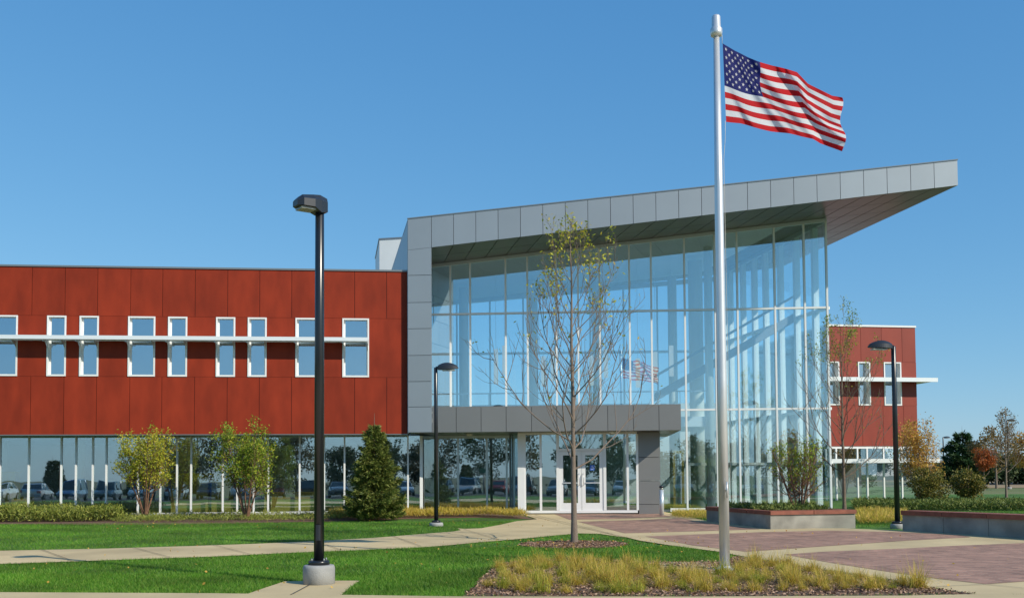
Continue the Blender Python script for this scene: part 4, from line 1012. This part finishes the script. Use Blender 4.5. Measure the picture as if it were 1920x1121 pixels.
# spruce
def conifer(name, base, h, w_, seed, lm, label, cat='tree', n=26, dens=1.0, needle=.11, droop=.25, open_=False, group=None):
    r = random.Random(seed); r_ = empty(name, base, label, cat, group); base = Vector(base)
    br = [([base, base + Vector((0, 0, h))], [h * .02, .004])]; P = []; D = []
    for k in range(n):
        t = (k / n) ** .95; z = h * (.03 + .85 * t); R0 = w_ * .5 * (1 - t) ** .78 * r.uniform(.7, 1.18) * (1 if t > .08 else .85) + .05
        m_ = max(4, int((9 if not open_ else 5) * (1 - .4 * t)))
        for j in range(m_):
            az = 2 * math.pi * j / m_ + k * 1.1 + r.uniform(-.25, .25); rr = R0 * r.uniform(.75, 1.12)
            d = Vector((math.cos(az), math.sin(az), 0)); pts = []
            for q in range(5):
                s_ = q / 4; pts.append(base + Vector((0, 0, z)) + d * rr * s_ + Vector((0, 0, -droop * rr * math.sin(s_ * 2.2) + .12 * rr * s_ * s_ + (.35 * rr * s_ if t > .8 else 0))))
            br.append((pts, [.012, .010, .008, .006, .003]))
            cnt = int(dens * (18 + 120 * rr)); side = Vector((-d.y, d.x, 0))
            for _ in range(cnt):
                s_ = r.random() ** .6; i = min(3, int(s_ * 4)); p = pts[i].lerp(pts[i + 1], s_ * 4 - i)
                lat = r.uniform(-1, 1) * .30 * rr * (1.1 - s_) ; p = p + side * lat + Vector((0, 0, -abs(lat) * .25 + r.gauss(0, .025)))
                if open_: p = p + Vector((0, 0, r.gauss(0, .05 * rr)))
                dd = (d * .8 + side * (.9 if lat > 0 else -.9) * r.random() + Vector((0, 0, r.uniform(-.3, .5)))).normalized(); P.append(p); D.append(dd)
    tubes('trunk', br, M['bark'], r_, sides=4, big=8)
    V, Fq = leaves(np.array([tuple(p) for p in P]), needle, needle * .22, np.array([tuple(d) for d in D]), .5, seed)
    npmesh('crown', V, Fq, lm, r_, 4); return r_
b0 = AB(702, 969, 32.3); conifer('spruce', b0, AY(702, 774, 32.3).z - b0.z, 1.95, 5, LM['spruce'], 'conical green spruce standing against the ground floor glass', n=30, dens=1.7, needle=.15, droop=.12)

# round crowned trees for the background
def bushy(name, base, h, w_, seed, lm, label, n=5000, leaf=.15, cat='tree', clear=.25, clumps=26, group=None, bark='bark', tr=.10, sq=.5, kindbr=True):
    r = np.random.default_rng(seed); r_ = empty(name, base, label, cat, group); base = Vector(base)
    rr = random.Random(seed)
    br, tips = grow(base, h * .95, max(.05, clear * .8), seed, nprim=14, ang=(20, 60), reach=.30 * w_ / h * 1.5, trunk_r=tr, up=.5, sub=3, twig=2)
    tubes('trunk', br, M[bark], r_, sides=4)
    C = r.normal(size=(clumps, 3)); C /= np.linalg.norm(C, axis=1, keepdims=True); C *= r.uniform(.25, .9, (clumps, 1)) ** .6
    ch = h * (1 - clear) / 2; zc_ = h * clear + ch
    C = C * np.array([w_ * .42, w_ * .42, ch * .88]); C[:, 2] += zc_
    k = r.integers(0, clumps, n); sg = r.uniform(.07, .16, clumps)[k, None] * w_
    off = r.normal(size=(n, 3)); off /= np.linalg.norm(off, axis=1, keepdims=True); off *= r.uniform(.2, 1, (n, 1)) ** .5
    P = C[k] + off * sg * np.array([1.3, 1.3, 1.0]) ; P += np.array(base)
    P[:, 2] = np.maximum(P[:, 2], base.z + .03)
    V, Fq = leaves(P, leaf, leaf * .6, None, 1, seed); npmesh('crown', V, Fq, lm, r_, 4); return r_
def far(px, ytop, Y): b = onground(px, Y); return b, AY(px, ytop, Y).z - b.z
b0, h0 = far(1722, 800, 46.5); multistem('tree', b0, h0, 2.1, 7, 71, LM['orange'], 'autumn tree with orange brown leaves at the corner of the far wing', 4.5, .10, spread=.31, lowclear=.25, bark='bark_grey', rad=.11)
b0 = onground(1743, 40); bushy('shrub', b0, AY(1743, 868, 40).z - b0.z, 1.9, 72, LM['bush'], 'round olive and rust shrub beside the far wing, left of its twin', n=5500, leaf=.085, cat='shrub', clear=.0, clumps=30, tr=.03)
b0 = onground(1815, 41); bushy('shrub', b0, AY(1815, 874, 41).z - b0.z, 1.7, 73, LM['bush'], 'round olive shrub right of its twin, in front of the distant pine', n=5500, leaf=.085, cat='shrub', clear=.0, clumps=30, tr=.03)
b0, h0 = far(1806, 798, 85); conifer('pine_tree', b0, h0, 5.6, 75, LM['pine'], 'dark green pine with ragged tiers beyond the round shrubs', n=12, dens=1.3, needle=.45, droop=-.15, open_=True)
b0, h0 = far(1845, 832, 70); bushy('tree', b0, h0, 1.9, 76, LM['rust'], 'small bright orange tree in front of the dark evergreens', n=1400, leaf=.17, clear=.35, bark='bark_grey', tr=.05)
b0, h0 = far(1868, 797, 78); bushy('tree', b0, h0, 4.4, 77, LM['tan'], 'yellow brown tree behind the small bright orange tree', n=2600, leaf=.2, clear=.3, bark='bark_grey', tr=.09)
b0 = onground(1886, 52); h0 = AY(1886, 778, 52).z - b0.z
r4 = empty('tree', b0, 'pale nearly bare tree with a few tan leaves near the right edge', 'tree')
br, tips = grow(b0, h0, .3, 91, nprim=24, ang=(24, 60), reach=.42, trunk_r=.06, up=.7, sub=6, twig=4); tubes('trunk', br, M['bark_grey'], r4)
crown('crown', leafpts(tips, .9, .08, lambda hf, r: r.random(), 9), .10, .06, LM['tan'], r4, 9)
b0, h0 = far(1932, 808, 72); bushy('tree', b0, h0, 3.0, 79, LM['orange'], 'orange yellow tree cut by the right edge of the view', n=2600, leaf=.2, clear=.3, bark='bark_grey', tr=.09)
for i, (px, yt, Y, wd) in enumerate(((1826, 848, 100, 4.5), (1852, 856, 104, 5), (1878, 850, 100, 5), (1905, 852, 103, 5.5), (1932, 848, 100, 5), (1960, 850, 104, 6))):
    b0, h0 = far(px, yt, Y); bushy('evergreen', b0, h0, wd, 80 + i, LM['dark'], 'dark evergreen in the far row behind the autumn trees, %s from the left' % ('first', 'second', 'third', 'fourth', 'fifth', 'sixth')[i], n=2600, leaf=.34, clear=.0, clumps=26, group='dark evergreens in the far row')
# distant treeline behind everything (right) 
# distant low building
db = AY(1788, 885, 150); r5 = empty('building', (db.x, 150, gz(0, 150)), 'low beige building far away behind the pine', 'building')
b = MB(); b.box(db.x - 7, db.x + 5, 150, 162, gz(0, 150) - .5, AY(1790, 866, 150).z); b.build('wall', mat('beige', (.42, .36, .28), .8), r5)
b = MB(); b.box(db.x - 7.3, db.x + 5.3, 149.7, 162.3, AY(1790, 866, 150).z, AY(1790, 863.5, 150).z); b.build('roof', M['alu_dark'], r5)
b = MB(); b.box(db.x - 6, db.x + 4, 149.93, 149.98, AY(1790, 880, 150).z, AY(1790, 873, 150).z); b.build('window', M['dark'], r5)

# ------------------------------------------------------------------ low planting (uncountable)
def ground_cover(name, P, H_, n, m, label, cat, seed, leaf=.09, wr=.3, dirup=.8, lump=.8):
    """P: Nx2 points with z base array; juniper like sprays on lumpy mound"""
    r = np.random.default_rng(seed); xy, zb = P
    ax = np.array(xy); nz = np.sin(ax[:, 0] * 3.1 + np.sin(ax[:, 1] * 2.3) * 2) * np.sin(ax[:, 1] * 3.7 + ax[:, 0] * 1.3) * .5 + .5
    hh_ = H_ * (1 - lump * .5 + lump * .5 * nz) * r.uniform(.0, 1, len(ax)) ** .8
    V0 = np.column_stack([ax, zb + hh_]); D = np.column_stack([r.normal(size=(len(ax), 2)) * .8, np.full(len(ax), dirup)])
    V, Fq = leaves(V0, leaf, leaf * wr, D, .5, seed); o = npmesh(name, V, Fq, m, None, 4); tag(o, label, cat, kind='stuff'); return o
def polypts(poly, n, seed, zf):
    q = scatter(poly, n, np.random.default_rng(seed)); return q, np.array([zf(x, y) for x, y in q])
hl = [AY(-380, 978, 32.2), AY(0, 978, 32.2), AY(225, 978, 32.3), AY(235, 970, 34.6), AY(0, 970, 34.4), AY(-380, 970, 33.5)]
ground_cover('juniper_hedge', polypts([p[:2] for p in hl], 30000, 1, bedz), .50, 0, LM['juniper'], 'low spreading juniper hedge in front of the left glazing', 'hedge', 1, leaf=.13, wr=.25)
hl = [AY(215, 978, 31.6), AY(600, 974, 32.0), AY(650, 974, 32.6), AY(650, 968, 34.6), AY(225, 968, 34.6)]
ground_cover('ground_cover', polypts([p[:2] for p in hl], 9000, 2, bedz), .22, 0, LM['juniper'], 'patchy low green plants in the bed between the small trees', 'plants', 2, leaf=.14, wr=.12, lump=1.6)
hl = GP([(620, 974), (760, 971.5), (900, 969), (992, 972)]) + [AY(968, 965, 34.6), AY(800, 966, 35.0), AY(620, 966, 34.8)]
ground_cover('low_grasses', polypts([p[:2] for p in hl], 13000, 3, bedz), .20, 0, LM['tuft'], 'yellow low grasses in the bed left of the entrance', 'grass', 3, leaf=.2, wr=.07, dirup=1.4, lump=1.2)
hl = [AY(1262, 966, 32.5), AY(1330, 972, 31.0), AY(1345, 960, 35), AY(1262, 960, 35)]
ground_cover('low_grasses', polypts([p[:2] for p in hl], 4000, 4, lambda x, y: gz(x, y)), .13, 0, LM['tuft'], 'yellow low grasses between the bollard and the raised planter', 'grass', 4, leaf=.16, wr=.08, dirup=1.3)
hl = [AY(1610, 985, 28.3), AY(1690, 985, 28.3), AY(1700, 970, 33), AY(1605, 970, 33)]
ground_cover('low_grasses', polypts([p[:2] for p in hl], 6500, 5, lambda x, y: gz(x, y)), .22, 0, LM['tuft'], 'yellow low grasses between the planter and the right lamp', 'grass', 5, leaf=.2, wr=.07, dirup=1.3)
hl = [AY(1600, 950, 38), AY(1690, 950, 37), AY(1960, 950, 36), AY(1960, 950, 39.5), AY(1690, 950, 41), AY(1600, 950, 41)]
ground_cover('juniper_hedge', polypts([p[:2] for p in hl], 26000, 6, lambda x, y: gz(x, y)), .34, 0, LM['junr'], 'low dark green juniper hedge behind the right seat wall', 'hedge', 6, leaf=.14, wr=.25)
pin = [Vector(p) for p in PIN]; cen = sum(pin, Vector((0, 0))) / 4
ground_cover('planter_cover', polypts([tuple(p) for p in pin], 9000, 7, lambda x, y: PTOP - .16), .30, 0, LM['junr'], 'dark green juniper spilling over the raised planter soil', 'plants', 7, leaf=.13, wr=.25, lump=1.5)

# ------------------------------------------------------------------ lawn blades (uncountable)
EXCL = [PATH, FRONT, PLAZA, PAD, FBED, TREEBED, FPAD]
def blades(poly, n, seed, L_=.05):
    r = np.random.default_rng(seed); q = scatter(poly, n, r); k = np.ones(len(q), bool)
    for e in EXCL: k &= ~inpoly(q[:, 0], q[:, 1], [(p[0], p[1]) for p in e])
    q = q[k]; N = len(q); z = gzv(q[:, 1]) - .012
    ncl = .5 + .5 * np.sin(q[:, 0] * 2.1 + np.sin(q[:, 1] * 1.7)) * np.sin(q[:, 1] * 1.9)
    hh_ = L_ * r.uniform(.5, 1.15, N) * (.85 + .3 * ncl); az = r.uniform(0, 2 * math.pi, N); wv = r.uniform(.003, .006, N)
    ln = r.normal(size=(N, 2)) * .5 * hh_[:, None]
    dx = np.cos(az) * wv; dy = np.sin(az) * wv
    V = np.stack([np.column_stack([q[:, 0] - dx, q[:, 1] - dy, z]), np.column_stack([q[:, 0] + dx, q[:, 1] + dy, z]), np.column_stack([q[:, 0] + ln[:, 0], q[:, 1] + ln[:, 1], z + hh_])], 1).reshape(-1, 3)
    return V
Vs = [blades([(-9, 12.2), (9, 12.2), (9, 16), (-9, 16)], 190000, 1, .055), blades([(-12, 16), (9, 16), (9, 21), (-12, 21)], 170000, 2, .05),
      blades([(-16, 20), (8, 20), (4, 31.5), (-20, 31.5)], 170000, 3, .05), blades([(5, 27), (12, 27), (22, 36), (5, 36)], 30000, 4, .06)]
V = np.concatenate(Vs); o = npmesh('lawn_grass', V, np.arange(len(V)), M['blade']); tag(o, 'short bright green mown grass covering the lawns', 'grass', kind='stuff')

# mulch chips
M['chip'] = leafmat('chip', [(.09, .045, .028), (.20, .115, .07), (.32, .20, .13), (.44, .30, .21)], trans=0)
def chips(polys, seed):
    out = []; r = np.random.default_rng(seed)
    for poly, n, s_, zf in polys:
        q = scatter([(p[0], p[1]) for p in poly], n, r); z = zf(q) + r.uniform(.004, .028, n)
        D = np.column_stack([r.normal(size=(n, 2)), r.normal(size=n) * .25])
        V, Fq = leaves(np.column_stack([q, z]), s_, s_ * .4, D, .1, seed); out.append(V)
    V = np.concatenate(out); return V, np.arange(len(V)).reshape(-1, 4)
V, Fq = chips([(FBED, 26000, .05, lambda q: gzv(q[:, 1]) + .008), (TREEBED, 6000, .05, lambda q: gzv(q[:, 1]) + .004)], 12)
o = npmesh('mulch', V, Fq, M['chip'], None, 4); tag(o, 'brown bark mulch chips strewn over the front bed and tree ring', 'mulch', kind='stuff')

# fallen leaves
r_f = np.random.default_rng(77); fpz = []
for poly, n in (([(-8, 13.2), (6, 13.2), (6, 22), (-9, 22)], 130), ([(TC.x - 2.2, TC.y - 1.6), (TC.x + 2.2, TC.y - 1.6), (TC.x + 2.0, TC.y + 1.6), (TC.x - 2.2, TC.y + 1.6)], 160), ([(1, 14.5), (9, 14.5), (11, 24), (2, 27)], 45), ([(-12, 28), (2, 28), (2, 33), (-12, 33)], 110)):
    fpz.append(scatter(poly, n, r_f))
fq = np.concatenate(fpz); V, Fq = leaves(np.column_stack([fq, gzv(fq[:, 1]) + .04]), .05, .035, np.column_stack([r_f.normal(size=(len(fq), 2)), r_f.normal(size=len(fq)) * .3]), .1, 5)
o = npmesh('fallen_leaves', V, Fq, LM['orange'], None, 4); tag(o, 'scattered dry fallen leaves on the lawn and paving', 'leaves', kind='stuff')
# ornamental grass tufts
def tuft_mesh(seed, m, n=170, L_=.42):
    r = random.Random(seed); V = []; Fc = []
    for _ in range(n):
        az = r.uniform(0, 2 * math.pi); l = L_ * r.uniform(.45, 1.2); out = r.uniform(.1, 1.0) ** .6 ; w_ = r.uniform(.002, .0045)
        bx0, by0 = r.gauss(0, .045), r.gauss(0, .045); d = (math.cos(az), math.sin(az)); sd_ = (-d[1], d[0]); i = len(V)
        for k in range(5):
            t = k / 4; rad = l * out * .85 * t ** 1.25; z = l * (t * (1.05 - .2 * out) - out * .85 * t * t)
            ww = w_ * (1 - .85 * t); x = bx0 + d[0] * rad; y = by0 + d[1] * rad; z = max(z, .012 * t)
            V += [(x - sd_[0] * ww, y - sd_[1] * ww, z), (x + sd_[0] * ww, y + sd_[1] * ww, z)]
        for k in range(4): a = i + 2 * k; Fc += [(a, a + 1, a + 3, a + 2)]
    me = bpy.data.meshes.new('grass_tuft'); me.from_pydata(V, [], Fc); me.materials.append(m); return me
TM = [tuft_mesh(s_, LM['tuft'] if s_ % 4 else LM['tuftg'], n=230 + 30 * (s_ % 3), L_=.31 + .06 * (s_ % 3)) for s_ in range(8)]
TUFTZ = [(935, 1062), (1000, 1054), (1200, 1056), (1215, 1064), (1300, 1079), (1420, 1055), (1540, 1071), (1650, 1090), (1735, 1106), (1640, 1109), (1400, 1111), (1200, 1114), (1000, 1112), (912, 1104)]
tz = [(p.x, p.y) for p in GP(TUFTZ)]; placed = []
cand = scatter(tz, 4000, np.random.default_rng(5))
padp = [(p[0], p[1]) for p in FPAD]
for x, y in cand:
    if all((x - a) ** 2 + (y - b) ** 2 > (.25 + .20 * (math.sin(x * 2.3) * math.sin(y * 2.9) > .45)) ** 2 for a, b in placed) and not inpoly(np.array([x]), np.array([y]), padp)[0] and math.hypot(x - fp.x, y - fp.y) > .35:
        placed.append((x, y))
    if len(placed) >= 250: break
# thin out the left part
for i, (x, y) in enumerate(placed):
    o = bpy.data.objects.new('grass_tuft', TM[i % 8]); col.objects.link(o); o.location = (x, y, gz(x, y) + .006); o.rotation_euler = (0, 0, random.uniform(0, 6.28)); s_ = random.uniform(.42, 1.18); o.scale = (s_, s_, s_ * random.uniform(.85, 1.15))
    tag(o, 'arching yellow green ornamental grass tuft in the front mulch bed', 'grass tuft', 'ornamental grass tufts in the front bed')

# ------------------------------------------------------------------ mirrored car park
M['tyre'] = mat('tyre', (.02, .02, .02), .8); M['rim'] = mat('rim', (.45, .45, .46), .35, metal=.8)
M['carglass'] = mat('carglass', (.015, .02, .025), .06, spec=.9); M['light'] = mat('headlight', (.75, .77, .8), .15, spec=.9); M['tail'] = mat('taillight', (.35, .01, .01), .2)
paints = {n_: mat('paint_' + n_, c, .3, metal=.2, coat=.8) for n_, c in (('silver', (.50, .52, .54)), ('white', (.75, .75, .74)), ('dark blue', (.03, .06, .14)), ('black', (.015, .015, .018)), ('grey', (.16, .17, .18)), ('red', (.30, .02, .02)), ('blue', (.08, .18, .34)))}
def make_car(tall):
    H_ = 1.72 if tall else 1.45
    r_ = empty('parked_car', (0, 0, 0), 'x', 'car')
    # length along +Y is the nose
    prof = [(-2.2, .55, .85), (-2.1, .32, .98), (-1.2, .25, 1.0), (.6, .24, 1.0), (1.5, .26, .93), (2.1, .32, .80), (2.28, .45, .66)]
    b = MB(); rings = []
    for y, zb1, zt1 in prof:
        hw = .90 - .12 * (abs(y) / 2.3) ** 4
        rings.append([(-hw * .93, y, zb1), (hw * .93, y, zb1), (hw, y, (zb1 + zt1) / 2), (hw * .94, y, zt1 - .06), (hw * .80, y, zt1), (-hw * .80, y, zt1), (-hw * .94, y, zt1 - .06), (-hw, y, (zb1 + zt1) / 2)])
    for k in range(len(rings) - 1):
        for j in range(8): b.face([rings[k][j], rings[k][(j + 1) % 8], rings[k + 1][(j + 1) % 8], rings[k + 1][j]], smooth=False)
    b.face(list(reversed(rings[0]))); b.face(rings[-1])
    yb0, yb1, yf0, yf1 = (-2.05, -1.9, 1.05, .35) if tall else (-1.75, -1.1, 1.05, .25)
    hw0, hw1 = .78, .62
    def cab(z0, z1, s_): 
        t0 = (z0 - .97) / (H_ - .97); t1 = (z1 - .97) / (H_ - .97); P = []
        for t in (t0, t1):
            ya = yb0 + (yb1 - yb0) * t; yf = yf0 + (yf1 - yf0) * t; hw = (hw0 + (hw1 - hw0) * t) * s_; z = .97 + (H_ - .97) * t
            P += [(-hw, ya, z), (hw, ya, z), (hw, yf, z), (-hw, yf, z)]
        return P
    b.hexa(cab(H_ - .09, H_, 1.0))
    for sx_ in (-1, 1):
        for (ya, yb) in ((yb0, yb1), (-.35, -.35), (yf0, yf1)):
            b.tube([(sx_ * hw0 * .985, ya, .96), (sx_ * hw1 * .985, yb, H_ - .05)], .045, 4)
    b.build('body', paints['silver'], r_)
    b = MB(); b.hexa(cab(.97, H_ - .08, .975)); b.build('windows', M['carglass'], r_)
    for sx_ in (-1, 1):
        b = MB(); b.box(sx_ * .66 - .14, sx_ * .66 + .14, 2.12, 2.26, .60, .73); b.build('headlight', M['light'], r_)
        b = MB(); b.box(sx_ * .68 - .10, sx_ * .68 + .10, -2.22, -2.12, .66, .88); b.build('taillight', M['tail'], r_)
        b = MB(); b.box(sx_ * .98 - .08, sx_ * .98 + .08, .72, .82, .95, 1.08); b.build('mirror', M['blackhead'], r_)
        for y in (-1.38, 1.4):
            b = MB(); b.tube([(sx_ * .70, y, .33), (sx_ * .92, y, .33)], .33, 20); wo = b.build('wheel', M['tyre'], r_)
            b = MB(); b.tube([(sx_ * .90, y, .33), (sx_ * .935, y, .33)], .20, 14); b.build('rim', M['rim'], wo)
    b = MB(); b.box(-.45, .45, 2.18, 2.30, .42, .56); b.build('grille', M['dark'], r_)
    return r_
def kids(o): return [c for c in bpy.data.objects if c.parent == o]
def copy_tree(o, parent=None):
    c = o.copy(); col.objects.link(c)
    if parent: c.parent = parent
    for ch in kids(o): copy_tree(ch, c)
    return c
protos = [make_car(False), make_car(True)]
cars = [(-33, 'white', 0), (-30, 'silver', 0), (-27.1, 'blue', 1), (-24.2, 'grey', 1), (-21.4, 'silver', 0), (-18.4, 'white', 1), (-15.6, 'dark blue', 0), (-12.8, 'silver', 1), (-9.8, 'red', 0), (-7, 'black', 1), (-4.1, 'grey', 0), (-1.2, 'dark blue', 0), (1.8, 'silver', 0), (4.8, 'black', 1), (7.8, 'grey', 1), (11, 'white', 0), (14.2, 'dark blue', 1)]
ordn = ['first', 'second', 'third', 'fourth', 'fifth', 'sixth', 'seventh', 'eighth', 'ninth', 'tenth', 'eleventh', 'twelfth', 'thirteenth', 'fourteenth', 'fifteenth', 'sixteenth', 'seventeenth']
used = set()
for i, (x, pn, kd) in enumerate(cars):
    src = protos[kd]
    if kd in used: o = copy_tree(src)
    else: o = src; used.add(kd)
    y = -22.5 + (i % 3) * .25; o.location = (x, y, gz(x, y) + .002); o.rotation_euler = (0, 0, R(random.uniform(-2, 2) + (180 if i % 4 == 1 else 0)))
    for ch in kids(o):
        if ch.name.startswith('body'): 
            ch.material_slots[0].link = 'OBJECT'; ch.material_slots[0].material = paints[pn]
    tag(o, '%s %s parked in the mirrored row, %s from its left end' % (pn, 'suv' if kd else 'saloon car', ordn[i]), 'car', 'cars parked in the row mirrored in the glass')
# trees behind the car park, seen in the glass
for i, (x, y, h, wd, lm, lab) in enumerate(((-17, -26.5, 9.0, 6.5, 'brownt', 'broad dark tree behind the mirrored cars, left of its neighbours'), (-12.2, -27, 9.5, 6, 'dark', 'tall dark green tree behind the mirrored cars, in the middle of the lot'),
        (-8.0, -27, 8.2, 4.6, 'brownt', 'brown leaved tree behind the mirrored cars, near the spruce'), (-3.5, -33, 5.5, 5, 'dark', 'dark rounded tree behind the mirrored cars, facing the left door'),
        (.6, -32, 6.5, 5, 'dark', 'dark green tree behind the mirrored cars, facing the right door'), (5, -33, 5.8, 5.4, 'brownt', 'brown tree behind the mirrored cars, facing the grey pier'),
        (9.5, -32, 6.8, 5, 'dark', 'dark tree behind the mirrored cars, facing the hall glass'), (14, -33, 6.4, 6, 'brownt', 'brown tree behind the mirrored cars, facing the flagpole'),
        (18.5, -32, 6.8, 5.5, 'orange', 'rusty autumn tree behind the mirrored cars at the right end'), (23, -33, 6.0, 6, 'dark', 'dark tree at the far right end of the mirrored lot'), (38, 23, 6.0, 5.0, 'brownt', 'brown tree far right of the plaza, mirrored in the far wing'), (50, 14, 7.5, 6, 'dark', 'dark tree far right of the plaza, mirrored in the far wing'), (60, 6, 7, 7, 'orange', 'rusty tree far right of the plaza, mirrored in the far wing'))):
    b0 = Vector((x, y, gz(x, y))); bushy('tree', b0, h, wd, 120 + i, LM[lm], lab, n=6500 if x > -5 else 4200, leaf=.26, clear=.03, clumps=46, tr=.10)
for i, (x, y, h) in enumerate(((-52, -60, 7), (-38, -64, 5), (-30, -75, 5), (-22, -70, 4.5), (30, -50, 7), (38, -52, 8))):
    b0 = Vector((x, y, gz(x, y))); conifer('evergreen', b0, h, h * .6, 140 + i, LM['dark'], 'small distant evergreen across the mirrored field, %s from the left' % ('first', 'second', 'third', 'fourth', 'fifth', 'sixth')[i], n=14, dens=.8, needle=.5, group='distant evergreens across the mirrored field')
for i, (x, y, lab) in enumerate(((-20, -20, 'small green sign on a post by the mirrored cars, left one'), (-11.0, -20, 'small green sign on a post by the mirrored cars, right one'))):
    b0 = Vector((x, y, gz(x, y))); r_ = empty('parking_sign', b0, lab, 'sign'); b = MB(); b.tube([b0, b0 + Vector((0, 0, 2.0))], .03, 8); b.build('post', M['alu_dark'], r_)
    b = MB(); b.box(x - .45, x + .45, y - .02, y + .02, b0.z + 2.0, b0.z + 2.6); b.build('panel', M['sign_green'], r_)
print('objects', len(bpy.data.objects), 'tufts', len(placed))
